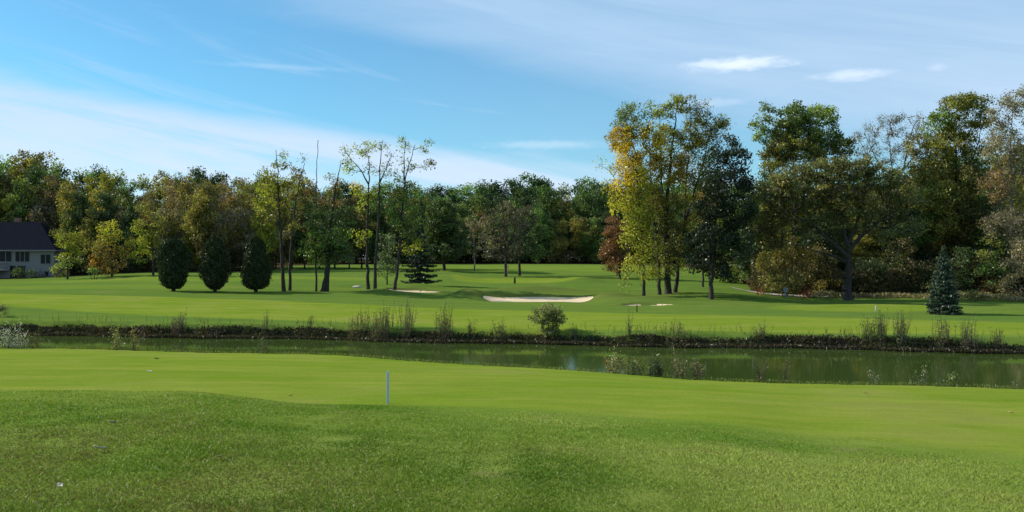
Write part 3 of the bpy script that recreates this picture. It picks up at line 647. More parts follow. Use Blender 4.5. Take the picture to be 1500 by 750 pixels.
tree(978, 91, [([(979, 432), (978, 390), (976, 340), (978, 280), (984, 220), (992, 160)], .40), ([(977, 345), (970, 290), (968, 230), (966, 170)], .16)],
     [(968, 170, 10, 24, .8, 'ygreen'), (986, 158, 14, 18, .7, 'ygreen'), (1003, 150, 16, 12, .6, (.22, .2, .06)), (966, 210, 16, 24, .9, 'yellow'), (986, 205, 16, 24, .7, 'olive'), (980, 250, 26, 24, .8, (.24, .17, .03)), (975, 300, 24, 28, .7, 'olive'), (978, 350, 24, 30, .8, 'olived'), (968, 392, 20, 18, .7, 'olive'), (990, 385, 14, 16, .5, 'ygreen')],
     'thick-trunked tall autumn tree at the middle of the yellow clump', 119, dk=2.1, leaf=.21, per=48, twigs=6)
tree(989, 92, [([(989, 431), (993, 390), (1000, 340), (1015, 290), (1030, 240), (1040, 190)], .25), ([(1002, 330), (1005, 270), (1010, 210), (1012, 165)], .13), ([(1022, 262), (1045, 235), (1055, 205)], .07)],
     [(1012, 165, 16, 20, .45, 'pale'), (1030, 160, 14, 13, .4, (.24, .2, .06)), (1042, 185, 18, 20, .45, (.2, .19, .06)), (1056, 205, 9, 12, .3, 'pale'), (1010, 205, 18, 22, .55, 'ygreen'), (1030, 225, 22, 18, .4, 'pale'), (1000, 245, 16, 22, .7, (.26, .17, .03)), (1012, 280, 14, 18, .4, 'ygreen'), (1020, 318, 16, 20, .5, 'olive'), (1022, 195, 24, 26, .55, 'ygreen'), (1018, 255, 22, 24, .6, 'ygreen'), (1052, 182, 14, 18, .4, 'lgreen'), (1002, 345, 14, 22, .8, 'ygreen')],
     'tall leaning open tree with sparse pale leaves at the right side of the yellow clump', 120, dk=2.9, leaf=.2, per=40, twigs=8)
tree(1030, 100, [([(1030, 425), (1030, 400), (1030, 350), (1033, 300)], .15)], [(1032, 290, 14, 14, .8, 'orange'), (1024, 310, 14, 18, .8, 'orange'), (1030, 345, 18, 26, .8, 'olive')], 'smaller orange-leaved tree showing between the yellow clump and the dark tree', 121, leaf=.21, per=50)
tree(1042, 84, [([(1042, 438), (1042, 400), (1045, 350), (1052, 290), (1062, 230)], .26)],
     [(1066, 212, 18, 15, .9, (.013, .022, .015)), (1078, 235, 22, 20, 1., (.013, .022, .015)), (1050, 240, 17, 20, .9, (.013, .022, .015)), (1062, 275, 36, 26, 1.1, (.013, .022, .015)), (1040, 305, 26, 22, 1.1, (.013, .022, .015)), (1080, 310, 30, 26, 1.1, (.018, .030, .016)), (1045, 350, 38, 26, 1.1, (.013, .022, .015)), (1080, 360, 26, 24, .9, (.018, .030, .016)), (1025, 385, 22, 18, .9, (.013, .022, .015)), (1055, 395, 26, 14, .8, (.013, .022, .015))],
     'dark blue-green tree between the yellow clump and the big oak', 122, dk=1.3, leaf=.23, per=62, twigs=5)
tree(1242, 87, [([(1242, 440), (1241, 415), (1243, 390), (1242, 365), (1244, 345)], .56), ([(1243, 378), (1222, 358), (1195, 335), (1168, 318), (1140, 300)], .26), ([(1242, 368), (1262, 345), (1290, 322), (1318, 305)], .26), ([(1243, 362), (1232, 325), (1222, 285), (1216, 255)], .24), ([(1244, 356), (1258, 318), (1268, 280), (1278, 255)], .22), ([(1243, 385), (1215, 372), (1192, 368), (1160, 355)], .14)],
     [(1130, 285, 34, 22, .9, (.088, .095, .042)), (1165, 262, 34, 20, 1., (.105, .108, .044)), (1205, 250, 32, 18, 1., (.105, .108, .044)), (1248, 248, 32, 18, 1., (.088, .095, .042)), (1290, 262, 32, 20, 1., (.088, .095, .042)), (1322, 288, 28, 22, .9, (.088, .095, .042)), (1190, 290, 34, 22, .8, (.088, .095, .042)), (1235, 285, 36, 24, .7, (.08, .075, .025)), (1285, 300, 30, 20, .7, (.088, .095, .042)), (1145, 325, 32, 22, .9, (.085, .08, .028)), (1185, 335, 26, 16, .5, (.088, .095, .042)), (1320, 330, 26, 20, .7, (.088, .095, .042)), (1125, 355, 28, 18, .8, (.09, .085, .03)), (1290, 345, 26, 14, .4, (.088, .095, .042)), (1110, 315, 18, 18, .7, 'olive'), (1208, 322, 28, 18, .8, (.088, .095, .042)), (1262, 322, 28, 18, .8, (.088, .095, .042)), (1240, 300, 30, 20, .8, (.088, .095, .042))],
     'broad spreading olive oak with a thick dark trunk at the edge of the right wood', 123, name='oak_tree', leaf=.24, per=58, twigs=5, tip=.022, flat=.6, clump=.8, limb_r=.15, dk=1.7)
tree(1165, 100, [([(1165, 436), (1165, 380), (1164, 300), (1162, 240), (1158, 180)], .26), ([(1163, 300), (1180, 240), (1200, 190)], .14), ([(1163, 290), (1145, 240), (1125, 185)], .13)],
     [(1122, 165, 12, 18, .8, 'mid'), (1108, 190, 13, 13, .6, 'lgreen'), (1130, 200, 17, 15, .8, 'mid'), (1160, 170, 26, 18, 1., 'mid'), (1178, 200, 30, 20, 1., 'mid'), (1236, 218, 18, 18, .8, 'olive'), (1145, 218, 22, 16, .9, 'olive'), (1150, 195, 20, 15, .7, 'olive'), (1200, 170, 20, 18, .9, 'lgreen'), (1222, 185, 12, 14, .7, 'mid'), (1205, 205, 24, 16, .8, 'mid'), (1175, 222, 30, 18, .8, 'olive'), (1135, 235, 24, 18, .8, 'olive'), (1215, 235, 24, 16, .7, 'olive')],
     'tall green tree with a three-lobed top rising behind the oak', 124, dk=1.9, leaf=.25, per=58, twigs=6, bark=M_BARKG)
tree(1310, 102, [([(1310, 436), (1310, 370), (1312, 300), (1306, 240), (1300, 190)], .24), ([(1312, 290), (1325, 240), (1338, 185)], .15), ([(1310, 280), (1285, 235), (1266, 195)], .12), ([(1323, 250), (1350, 215), (1362, 180)], .08)],
     [(1272, 200, 20, 22, .4, 'grey'), (1298, 190, 20, 22, .42, 'grey'), (1325, 185, 20, 20, .4, (.12, .125, .08)), (1350, 190, 18, 22, .4, 'grey'), (1285, 230, 24, 20, .4, 'grey'), (1330, 228, 26, 20, .4, 'grey'), (1262, 228, 12, 14, .35, 'grey')],
     'tall half-bare greyish tree with see-through twigs right of the three-lobed green one', 125, leaf=.17, per=26, twigs=9, tip=.014, dk=2.4, bark=M_BARKG)
tree(1402, 98, [([(1402, 436), (1400, 370), (1402, 290), (1400, 220), (1402, 160)], .34), ([(1401, 300), (1380, 250), (1368, 220)], .14), ([(1401, 280), (1430, 220), (1440, 180)], .14)],
     [(1398, 152, 24, 14, 1., 'olive'), (1352, 215, 22, 20, .6, 'grey'), (1444, 178, 15, 20, .7, 'olive'), (1360, 188, 14, 14, .5, 'mid'), (1436, 150, 12, 12, .6, 'olive'), (1420, 158, 22, 16, .9, (.1, .11, .03)), (1384, 172, 17, 18, 1., 'mid'), (1412, 190, 28, 20, .9, 'olive'), (1385, 215, 32, 20, .9, 'olive'), (1425, 228, 24, 20, .7, 'olived'), (1370, 250, 34, 22, 1., (.12, .11, .035)), (1412, 265, 32, 24, .8, 'olived'), (1370, 290, 34, 24, 1., 'olive'), (1410, 310, 30, 24, .8, 'olived'), (1370, 330, 30, 24, .8, 'olive')],
     'tallest dense olive tree of the right wood, behind the blue spruce', 126, dk=1.6, leaf=.24, per=56, twigs=6)
tree(1482, 92, [([(1484, 440), (1484, 380), (1482, 300), (1480, 220), (1484, 150)], .19), ([(1482, 290), (1462, 240), (1452, 195)], .13), ([(1481, 270), (1502, 210), (1512, 150)], .13)],
     [(1488, 145, 20, 18, .55, 'grey'), (1465, 170, 18, 20, .45, 'grey'), (1508, 165, 20, 24, .6, (.12, .115, .06)), (1480, 200, 28, 24, .45, 'grey'), (1455, 225, 20, 22, .4, 'grey'), (1500, 235, 26, 24, .6, 'grey'), (1470, 270, 26, 24, .4, 'brown'), (1505, 295, 20, 26, .7, (.16, .15, .04)), (1470, 330, 28, 26, .5, (.1, .09, .06)), (1500, 360, 26, 26, .5, 'grey')],
     'tall thin grey-leaved tree at the right edge of the picture', 127, leaf=.19, per=42, twigs=8, tip=.014, dk=3.0, bark=M_BARKG)

# bushes at the wood's edge, right
def bush(px, d, lobes, label, seed, group='bushes along the foot of the woods', name='bush', **kw):
    z = HY+(CH-H(X(px, d), d))*F/d
    kw.setdefault('leaf', .2); kw.setdefault('per', 60)
    lo = [(px+l[0], z-l[1], *l[2:]) for l in lobes]
    return px_tree(px, d, [([(px, z), (px+1, z-8), (px, z-max(l[1] for l in lobes))], .07), ([(px+2, z), (px+8, z-14)], .05), ([(px-2, z), (px-9, z-14)], .05)], lo, label, seed, group, name, cat='bush', crown_name='foliage', **kw)
bush(1150, 92, [(0, 75, 24, 22, 1., (.16, .155, .04)), (-22, 50, 22, 24, 1., (.20, .185, .05)), (20, 48, 24, 26, 1., 'olive'), (-5, 22, 34, 18, 1.1, (.155, .16, .05)), (-38, 16, 9, 12, .9, (.22, .10, .03))], 'large yellow-orange bush at the foot of the right wood beside the cart path', 201)
bush(1182, 90.5, [(0, 8, 8, 7, 1.5, (.20, .06, .03))], 'small russet bush beside the grey post by the cart path', 202)
bush(1200, 95, [(0, 40, 26, 30, 1., 'olived'), (10, 14, 28, 14, 1., 'olive'), (-10, 62, 18, 18, .8, 'olived')], 'olive bush between the yellow-orange bush and the oak trunk', 203)
bush(1272, 94, [(0, 34, 24, 26, 1., 'dark'), (-6, 12, 26, 14, 1., 'olived')], 'dark bush just right of the oak trunk', 204)
bush(1316, 95, [(0, 40, 28, 30, 1., 'dark'), (0, 12, 30, 14, 1., 'dark'), (5, 66, 22, 20, .8, 'olived')], 'tall dark bush midway between the oak trunk and the blue spruce', 205)
bush(1356, 94, [(0, 32, 24, 26, 1., 'navy'), (2, 10, 26, 12, 1., 'olived')], 'dark bush close behind the left side of the blue spruce', 206)
bush(1402, 92, [(0, 44, 26, 30, 1., 'dark'), (0, 12, 26, 14, 1., 'navy')], 'dark tall bush close behind the right side of the blue spruce', 207)
bush(1432, 84, [(0, 7, 15, 8, 1.4, (.15, .14, .05))], 'low yellowish bush right of the blue spruce', 208)
bush(1452, 91, [(0, 40, 22, 28, 1., 'green'), (-4, 70, 20, 20, .8, (.12, .13, .03)), (4, 14, 20, 14, 1., (.12, .07, .04))], 'yellow-green tall bush right of the low yellowish one', 209)
bush(1492, 86, [(0, 46, 24, 24, .8, 'grey'), (0, 18, 24, 18, 1., (.11, .1, .06)), (4, 76, 18, 22, .6, 'grey')], 'greyish bush at the right edge of the picture', 210)
bush(1540, 86, [(0, 46, 30, 30, .8, 'olive'), (0, 18, 34, 18, 1., 'olived')], 'olive bush past the right edge of the wood front', 211)
bush(138, 118, [(0, 8, 9, 8, 1.3, 'green')], 'tiny low green shrub on the lawn between house and first olive tree', 212, group='shrubs by the house')
bush(86, 130, [(0, 10, 10, 11, 1.2, (.13, .15, .03))], 'low yellow-green shrub against the right corner of the house', 213, group='shrubs by the house')
bush(28, 132.5, [(0, 7, 12, 8, 1.3, 'dark')], 'dark low shrub under the house windows, right of the deck', 214, group='shrubs by the house')
bush(52, 132.5, [(0, 5, 12, 6, 1.3, 'navy')], 'flat dark shrub bed below the right-hand house window', 215, group='shrubs by the house')

# ---------------------------------------------------------------- woods: prototypes copied tree by tree
def proto(kind, cols, seed, hgt=15., wid=4.6, low=.10, dens=1., per=46, twigs=4, bark=None, tall=False):
    rs = np.random.default_rng(seed); lobes = []
    nl = 13
    for i in range(nl):
        f_ = low+(.92-low)*(i+.5)/nl; rr = wid*(math.sin(math.pi*min(1, .18+f_*.80))**.6)
        a_ = rs.uniform(0, 6.28)+i*2.4; off = rr*rs.uniform(.25, .6)
        r_ = rr*rs.uniform(.42, .62)
        lobes.append((off*math.cos(a_), off*math.sin(a_), f_*hgt, r_, r_, r_*rs.uniform(.65, .95), dens, kol(cols[rs.integers(len(cols))])*rs.uniform(.8, 1.2)))
    lobes.append((0, 0, hgt*.91, wid*.34, wid*.34, hgt*.075, dens, kol(cols[0])))
    tr = [([(0, 0, -.4), (rs.normal(0, .15), rs.normal(0, .15), hgt*.4), (rs.normal(0, .4), rs.normal(0, .4), hgt*.85)], .22)]
    o = build_tree((0, 0, 0), tr, lobes, rs, leaf=.34, per=per*1.25, clump=1.05, twigs=twigs, tip=.022, name='woodland_tree', label='x', bark=bark)
    o['kindw'] = kind; return o
PR = dict(
 dark=[proto('dark green', ['dark', 'dark', 'green'], 31), proto('dark green', ['dark', 'navy', 'green'], 32, wid=4.8)],
 green=[proto('mid green', ['green', 'mid', 'green'], 33), proto('mid green', ['mid', 'green', 'dark'], 34, wid=3.7)],
 olive=[proto('olive', ['olived', 'olive', 'olive'], 35), proto('olive', ['olive', 'mid', 'olive'], 36, wid=4.6), ],
 yellow=[proto('yellow-green', ['ygreen', 'olive', (.15, .15, .03)], 37)],
 orange=[proto('orange-brown', [(.17, .11, .03), 'olive', (.2, .11, .03)], 38, wid=3.6)],
 brown=[proto('brownish thin-leaved', ['brown', 'grey', 'olive'], 39, dens=.75, per=26, twigs=8, bark=M_BARKG), proto('brownish thin-leaved', ['olive', 'grey', 'brown'], 40, dens=.75, per=28, twigs=8, bark=M_BARKG)],
 bare=[proto('grey half-bare', ['grey', 'brown'], 41, dens=.6, per=10, twigs=12, bark=M_BARKG, wid=3.6)],
 high=[proto('dark high-crowned', ['dark', 'green', 'olived'], 42, low=.30), proto('dark high-crowned', ['olived', 'dark'], 43, low=.27)])
used = set()
LM = [(-120, 'beyond the left picture edge'), (0, 'over the hidden left part of the house'), (30, 'over the flat part of the house ridge'), (62, 'over the sloping right end of the house roof'), (95, 'over the small yellow-green tree by the house'), (130, 'over the tiny lawn shrub'),
      (162, 'over the rounded olive-orange tree'), (192, 'between the rounded olive-orange tree and the yellow-olive one'), (222, 'over the yellow-olive tree'), (254, 'over the leftmost clipped evergreen'), (286, 'over the gap between the first two clipped evergreens'),
      (315, 'over the middle clipped evergreen'), (345, 'over the gap between the last two clipped evergreens'), (375, 'over the clipped evergreen closest to the thin trees'), (398, 'left of the tall yellow-green thin tree'), (440, 'between the left thin pair and the dead pole'),
      (470, 'behind the leaning dark tree'), (508, 'between the leaning dark tree and the twin straight trunks'), (545, 'behind the twin straight trunks'), (590, 'behind the curved thin tree'), (622, 'over the dark conifer'), (652, 'over the large round dark tree'), (682, 'just right of the large round dark tree'),
      (712, 'left of the round grey half-bare tree'), (740, 'over the round grey half-bare tree'), (770, 'over the darker tree beside the flagstick'), (800, 'over the waterside bush'), (830, 'over the right end of the large bunker'), (862, 'left of the reddish-brown tree'), (890, 'over the reddish-brown tree'),
      (930, 'behind the drooping yellow-green tree'), (985, 'behind the middle of the yellow clump'), (1045, 'behind the dark blue-green tree'), (1095, 'between the dark blue-green tree and the oak'), (1140, 'behind the yellow-orange bush'), (1185, 'behind the left limbs of the oak'), (1240, 'behind the oak trunk'),
      (1290, 'behind the right limbs of the oak'), (1335, 'left of the blue spruce'), (1380, 'behind the blue spruce'), (1425, 'over the low yellowish bush'), (1470, 'close to the right picture edge'), (1530, 'just past the right picture edge'), (1640, 'far past the right picture edge')]
def plant(kind, px, d, top, wscale=1., row='front', rot=None):
    pr = PR[kind][random.randrange(len(PR[kind]))]
    x = X(px, d); z = H(x, d); hh = Zp(top, d)-z; s = hh/14.6
    first = 'placed' not in pr
    r = pr if first else pr.copy()
    if not first:
        COL.objects.link(r)
        for ch in pr.children:
            c_ = ch.copy(); COL.objects.link(c_); c_.parent = r
    else: pr['placed'] = 1
    r.location = (x, d, z); r.rotation_euler = (0, 0, random.uniform(0, 6.28)); sx = s*wscale*random.uniform(.92, 1.12)*(1 if s > .9 else 1.1)
    r.scale = (sx, sx*random.uniform(.9, 1.1), s)
    where = min(LM, key=lambda q: abs(q[0]-px))[1]
    wk = pr['kindw']; base = {'front': 'front-row', 'mid': 'mid-wood', 'sky': 'skyline'}[row]
    for adj in ('', 'slender ', 'fuller ', 'shorter ', 'taller ', 'lopsided ', 'pointed '):
        lb = f'{adj}{wk} {base} tree {where}'
        if lb not in used: break
    used.add(lb); r['label'] = lb; r['category'] = 'tree'; r['group'] = 'trees of the background woods'
    return r
SK = ([-300, 0, 60, 100, 150, 200, 250, 300, 350, 400, 480, 560, 640, 700, 760, 790, 830, 870, 950, 1060], [228, 228, 226, 238, 246, 251, 253, 250, 262, 252, 262, 268, 274, 268, 263, 258, 270, 263, 262, 262])
def sky_y(px): return float(np.interp(px, *SK))
def ch(s): return random.choice(s.split())
# left wood
for px in range(-230, 400, 29):
    q = px+random.uniform(-8, 8); plant(ch('dark dark green olive green') if px < 330 else ch('dark green'), q, random.uniform(158, 166), sky_y(q)+random.uniform(-3, 7), .85, row='sky')
for px in range(-215, 400, 29):
    q = px+random.uniform(-9, 9); plant(ch('olive olive dark green') if px < 120 else ch('olive brown yellow orange green olive'), q, random.uniform(154, 157) if px < 96 else random.uniform(147, 153), sky_y(q)+random.uniform(6, 26), .72, row='mid')
for px, kd, tp in [(-190, 'olive', 270), (-150, 'dark', 262), (-110, 'olive', 268), (-70, 'dark', 262), (-30, 'olive', 262), (8, 'yellow', 292), (28, 'green', 258), (52, 'olive', 268), (76, 'brown', 262), (98, 'olive', 272), (118, 'dark', 285), (140, 'olive', 300), (155, 'dark', 285), (216, 'orange', 296), (290, 'yellow', 292), (312, 'brown', 292), (340, 'olive', 290), (370, 'bare', 300), (178, 'bare', 292), (196, 'dark', 300), (248, 'brown', 270), (275, 'brown', 288), (300, 'olive', 262), (328, 'brown', 275), (356, 'brown', 268), (384, 'yellow', 270), (118, 'dark', 330), (240, 'orange', 318)]:
    plant(kd, px, random.uniform(150.5, 153) if px < 96 else random.uniform(138, 144), tp, .72, row='front')
# band with visible trunks behind the thin trees (lawn glimpsed beyond)
for px, kd, tp in [(404, 'high', 285), (428, 'high', 300), (446, 'high', 290), (468, 'high', 282), (490, 'high', 276), (512, 'high', 292), (530, 'high', 285), (556, 'high', 296), (580, 'high', 280), (604, 'high', 292), (626, 'high', 288)]:
    plant(kd, px, random.uniform(152, 160), tp, .85, row='front')
for px in range(410, 640, 22):
    q = px+random.uniform(-6, 6); plant(ch('dark green dark olive'), q, random.uniform(205, 212), sky_y(q)+random.uniform(-2, 12), row='sky')
for px in range(400, 640, 24):
    q = px+random.uniform(-6, 6); plant(ch('dark green dark brown'), q, random.uniform(194, 200), random.uniform(290, 310), row='mid')
# centre hill wood
for px in range(640, 1070, 23):
    q = px+random.uniform(-6, 6); plant(ch('dark dark green dark'), q, random.uniform(214, 222), sky_y(q)+random.uniform(-3, 6), row='sky')
for px in range(650, 1070, 25):
    q = px+random.uniform(-6, 6); plant(ch('dark green dark olive'), q, random.uniform(204, 209), sky_y(q)+random.uniform(14, 30), row='mid')
for px in range(645, 1070, 25):
    q = px+random.uniform(-6, 6); plant(ch('dark dark green olive'), q, random.uniform(196, 200), sky_y(q)+random.uniform(38, 58), row='front')
# right wood
RS = ([1060, 1100, 1150, 1220, 1260, 1330, 1380, 1450, 1500, 1700], [300, 262, 238, 240, 248, 240, 225, 225, 205, 200])
def rs_y(px): return float(np.interp(px, *RS))
for px in range(1090, 1760, 48):
    q = px+random.uniform(-8, 8); plant(ch('olive dark olive green'), q, random.uniform(112, 118), rs_y(q)+random.uniform(-4, 12), row='sky')
for px in range(1110, 1740, 46):
    q = px+random.uniform(-9, 9); plant(ch('olive dark dark olive'), q, random.uniform(103, 107), rs_y(q)+random.uniform(25, 55), row='mid')
for px, kd, tp in [(1205, 'dark', 320), (1275, 'olive', 325), (1338, 'dark', 300), (1385, 'olive', 280), (1430, 'dark', 290), (1470, 'brown', 270), (1520, 'olive', 240), (1570, 'brown', 220), (1620, 'olive', 230), (1670, 'olive', 225)]:
    plant(kd, px, random.uniform(97, 100), tp, row='front')
for px in range(1115, 1760, 50):
    q = px+random.uniform(-8, 8); plant('dark', q, random.uniform(124, 130), rs_y(q)+random.uniform(12, 30), row='sky')

# undergrowth: leafy mass between the trunks, one sheet of stuff per wood
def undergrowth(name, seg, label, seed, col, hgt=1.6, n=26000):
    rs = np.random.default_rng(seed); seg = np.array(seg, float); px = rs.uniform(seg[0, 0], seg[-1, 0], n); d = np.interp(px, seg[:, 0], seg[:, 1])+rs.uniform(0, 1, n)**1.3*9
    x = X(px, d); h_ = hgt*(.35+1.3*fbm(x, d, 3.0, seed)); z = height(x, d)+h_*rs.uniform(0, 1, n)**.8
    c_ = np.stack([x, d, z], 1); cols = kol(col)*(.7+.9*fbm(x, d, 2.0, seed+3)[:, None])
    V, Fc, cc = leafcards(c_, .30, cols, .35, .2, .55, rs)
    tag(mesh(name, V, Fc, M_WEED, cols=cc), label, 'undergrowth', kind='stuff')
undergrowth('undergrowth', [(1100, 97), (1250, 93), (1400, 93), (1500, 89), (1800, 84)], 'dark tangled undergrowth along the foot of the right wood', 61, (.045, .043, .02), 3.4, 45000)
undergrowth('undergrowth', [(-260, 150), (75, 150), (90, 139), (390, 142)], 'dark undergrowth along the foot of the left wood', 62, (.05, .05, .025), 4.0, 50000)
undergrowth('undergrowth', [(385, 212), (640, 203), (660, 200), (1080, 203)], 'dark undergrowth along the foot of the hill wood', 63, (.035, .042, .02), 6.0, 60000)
undergrowth('dry_weeds', [(1180, 91), (1300, 90.5), (1500, 82), (1800, 78)], 'strip of dry pale weeds where mown grass meets the right wood', 64, (.16, .13, .08), .5, 9000)

# ---------------------------------------------------------------- pond edge plants
def stems(P0, hgt, rad, lean, rs, nleaf, leaf, colL, droopy=.0):
    """thin stems with small leaves; returns (wood verts, faces), (leaf verts, faces, cols)"""
    n = len(P0); d = rs.normal(0, lean, (n, 3)); d[:, 2] = 1; d /= np.linalg.norm(d, axis=1)[:, None]
    Hh = np.broadcast_to(hgt, n)*rs.uniform(.6, 1.2, n); tip_ = P0+d*Hh[:, None]; mid_ = P0+d*Hh[:, None]*.5+rs.normal(0, .03, (n, 3))
    V1, F1 = tubes(P0, mid_, np.full(n, rad), np.full(n, rad*.8), 3); V2, F2 = tubes(mid_, tip_, np.full(n, rad*.8), np.full(n, rad*.35), 3)
    idx = np.repeat(np.arange(n), nleaf); f_ = rs.uniform(.15, 1.02, len(idx)); C = P0[idx]+(tip_-P0)[idx]*f_[:, None]+rs.normal(0, leaf*.7, (len(idx), 3))*np.array([1, 1, .7])
    L = leafcards(C, leaf, np.tile(colL, (len(idx), 1)) if np.ndim(colL) == 1 else colL[idx], .4, .3, .4, rs)
    return (np.concatenate([V1, V2]), np.concatenate([F1, F2+len(V1)])), L
M_STEM = simple('dry_stems', (.13, .10, .065), .9, 5, .3); M_STEMD = simple('dark_stems', (.055, .045, .03), .9, 5, .3)
# dark sedge all along the far bank (nobody could count it)
rs = np.random.default_rng(71); n = 60000; x = rs.uniform(-48, 48, n); off = rs.uniform(-.75, .45, n); y = fb(x)+off
hump = np.clip(-.04+.46*fbm(x*1.0, x*0+3, 1.3, 8, 3)+.22*(fbm(x, x*0, 5, 9)-.5), .03, .27)
z = np.minimum(np.maximum(height(x, y), -.02), .42+.2*vnoise(x, x*0, 3.1, 77))+hump*rs.uniform(0, 1, n)**.9*.8
col = np.array([.030, .024, .014])*(.6+1.0*fbm(x, y, .9, 14)[:, None])+np.array([.02, .026, .006])*(rs.uniform(0, 1, (n, 1)) > .75)
V, Fc, cc = leafcards(np.stack([x, y, z], 1), .17, col, .5, .8, .35, rs)
tag(mesh('bank_sedge', V, Fc, M_WEED, cols=cc), 'dark brown sedge and dead growth lining the far waterline', 'sedge', kind='stuff')
n = 2000; x = rs.uniform(-48, 48, n); dn = fbm(x, x*0, 5, 21); keep = rs.uniform(0, 1, n) < .15+1.4*np.clip(dn-.38, 0, 1); x = x[keep]; y = fb(x)+rs.uniform(-.3, 1.2, len(x))
(Vw, Fw), (Vl, Fl, cl) = stems(np.stack([x, y, np.maximum(height(x, y), 0)], 1), .50, .010, .22, rs, 5, .07, np.array([.12, .09, .05]))
k_ = mesh('dry_reeds', np.concatenate([Vw, Vl]), np.concatenate([Fw, Fl+len(Vw)]), M_WEED, cols=np.concatenate([np.tile([.10, .075, .05], (len(Vw), 1)), cl]))
tag(k_, 'thin dry brown reeds scattered along the far waterline', 'reeds', kind='stuff')
# near bank fringe of short unmown grass
n = 26000; x = rs.uniform(-40, 30, n); y = nb(x)+rs.uniform(-.05, .6, n); z = height(x, y)+rs.uniform(0, .10, n)
V, Fc, cc = leafcards(np.stack([x, y, z], 1), .09, np.tile([.14, .17, .04], (n, 1)), .4, 1.5, .2, rs); tag(mesh('bank_grass', V, Fc, M_WEED, cols=cc), 'short unmown grass fringe on the near pond edge', 'grass', kind='stuff')
def weed(px, d, hpx, wpx, n, colL, label, seed, name='weed_clump', leaf=.08, nleaf=22, stem=M_STEM, near=False, lean=.14, group=None, cat='weeds', tipn=0):
    rs = np.random.default_rng(seed); x0 = X(px, d); z0 = max(H(x0, d), -.3); k = d/F
    ob = thing(name, (x0, d, z0), label, cat, group)
    rr = wpx*k/2; P0 = np.stack([np.clip(rs.normal(0, rr*.5, n), -rr*.8, rr*.8), np.clip(rs.normal(0, min(rr*.5, .4), n), -.4, .4), np.zeros(n)], 1)
    P0[:, 2] = height(x0+P0[:, 0], d+P0[:, 1])-z0-.03
    (Vw, Fw), (Vl, Fl, cl) = stems(P0, hpx*k*rs.uniform(.65, 1.1, n), .011, lean, rs, nleaf, leaf, np.array(colL))
    mesh('stems', Vw, Fw, stem, ob); mesh('leaves', Vl, Fl, M_WEED, ob, cols=cl); return ob
FWG = 'tall weeds on the far pond bank'; NWG = 'weeds on the near pond bank'
def fbd(px):
    d = 52.
    for _ in range(6): d = float(fb(np.array([X(px, d)]))[0])+.35
    return d
def nbd(px):
    d = 34.
    for _ in range(8): d = float(nb(np.array([X(px, d)]))[0])+.22
    return d
sp = [(262, 24, 26, 26, (.15, .10, .08), 'short pinkish dry weeds on the far bank below the clipped evergreens'), (455, 24, 10, 8, (.06, .06, .03), 'slender dark weed on the far bank below the leaning dark tree'),
      (525, 30, 34, 40, (.16, .13, .06), 'pale brown weed clump at the left end of the tall weeds on the far bank'), (560, 38, 36, 55, (.15, .135, .06), 'densest weed clump on the far bank, straight above the white stake'), (596, 46, 22, 34, (.11, .12, .05), 'tallest greenish weed clump right of the densest one on the far bank'),
      (651, 40, 30, 40, (.13, .11, .06), 'isolated brown weed clump midway between the tall weeds and the waterside bush'), (690, 24, 10, 10, (.11, .10, .05), 'small thin weed clump right of the isolated brown one'), (732, 26, 22, 20, (.10, .09, .045), 'low ragged weed clump left of the waterside bush'),
      (922, 36, 3, 7, (.08, .09, .04), 'single tall thin weed on the far bank right of the waterside bush'), (990, 24, 34, 20, (.14, .13, .06), 'low pale weed clump on the far bank under the yellow clump'), (1272, 30, 18, 26, (.09, .11, .045), 'green weed clump, left of the two tallest on the right far bank'),
      (1290, 42, 20, 34, (.10, .12, .05), 'tall green weed clump, first of the two tallest on the right far bank'), (1320, 44, 22, 36, (.10, .12, .05), 'tall green weed clump, second of the two tallest on the right far bank'), (1380, 36, 26, 26, (.13, .11, .07), 'brownish weed clump on the far bank below the blue spruce'),
      (1418, 34, 34, 34, (.13, .11, .08), 'wide brownish weed clump right of the one below the blue spruce'), (1463, 28, 14, 16, (.08, .07, .04), 'small dark weed clump near the right end of the far bank'), (1115, 22, 18, 16, (.11, .10, .05), 'faint low weed clump on the far bank below the yellow-orange bush'),
      (388, 26, 9, 8, (.10, .09, .05), 'single thin weed on the far bank below the rightmost clipped evergreen'), (840, 20, 20, 14, (.09, .08, .04), 'low dark weeds hard against the right of the waterside bush')]
for i, (px, hh, ww, n, c_, lb) in enumerate(sp): weed(px, fbd(px), hh, ww, max(6, int(n*1.3)), c_, lb, 300+i, group=FWG, nleaf=20, leaf=.085)
# bush by the water
rs_ = 77; d_ = fbd(802)+.2; zb = HY+(CH-H(X(802, d_), d_))*F/d_
px_tree(802, d_, [([(802, zb), (803, 478), (803, 458)], .035), ([(800, zb), (795, 480), (789, 462)], .03), ([(804, zb), (810, 480), (816, 460)], .03)],
        [(802, 455, 20, 11, 1.2, (.13, .15, .07)), (790, 466, 15, 13, 1.1, (.11, .13, .055)), (815, 466, 14, 14, 1.1, (.11, .13, .055)), (802, 478, 18, 13, 1.1, (.10, .12, .05))],
        'round grey-green bush rising alone from the far waterline', rs_, name='bush', cat='bush', leaf=.115, clump=.26, per=34, twigs=4, tip=.009, dk=1.25, crown_name='foliage', matl=M_WEED)
d_ = 62.; px_tree(-2, d_, [([(-2, 478), (-2, 465), (-2, 455)], .03)], [(2, 462, 14, 14, .9, (.16, .15, .08)), (-10, 455, 14, 14, .9, (.16, .15, .08)), (8, 472, 12, 9, .8, (.15, .14, .08))],
        'thin pale bush on the far bank at the left picture edge', 78, name='bush', cat='bush', leaf=.09, clump=.3, per=14, twigs=8, tip=.009, crown_name='foliage', matl=M_WEED)
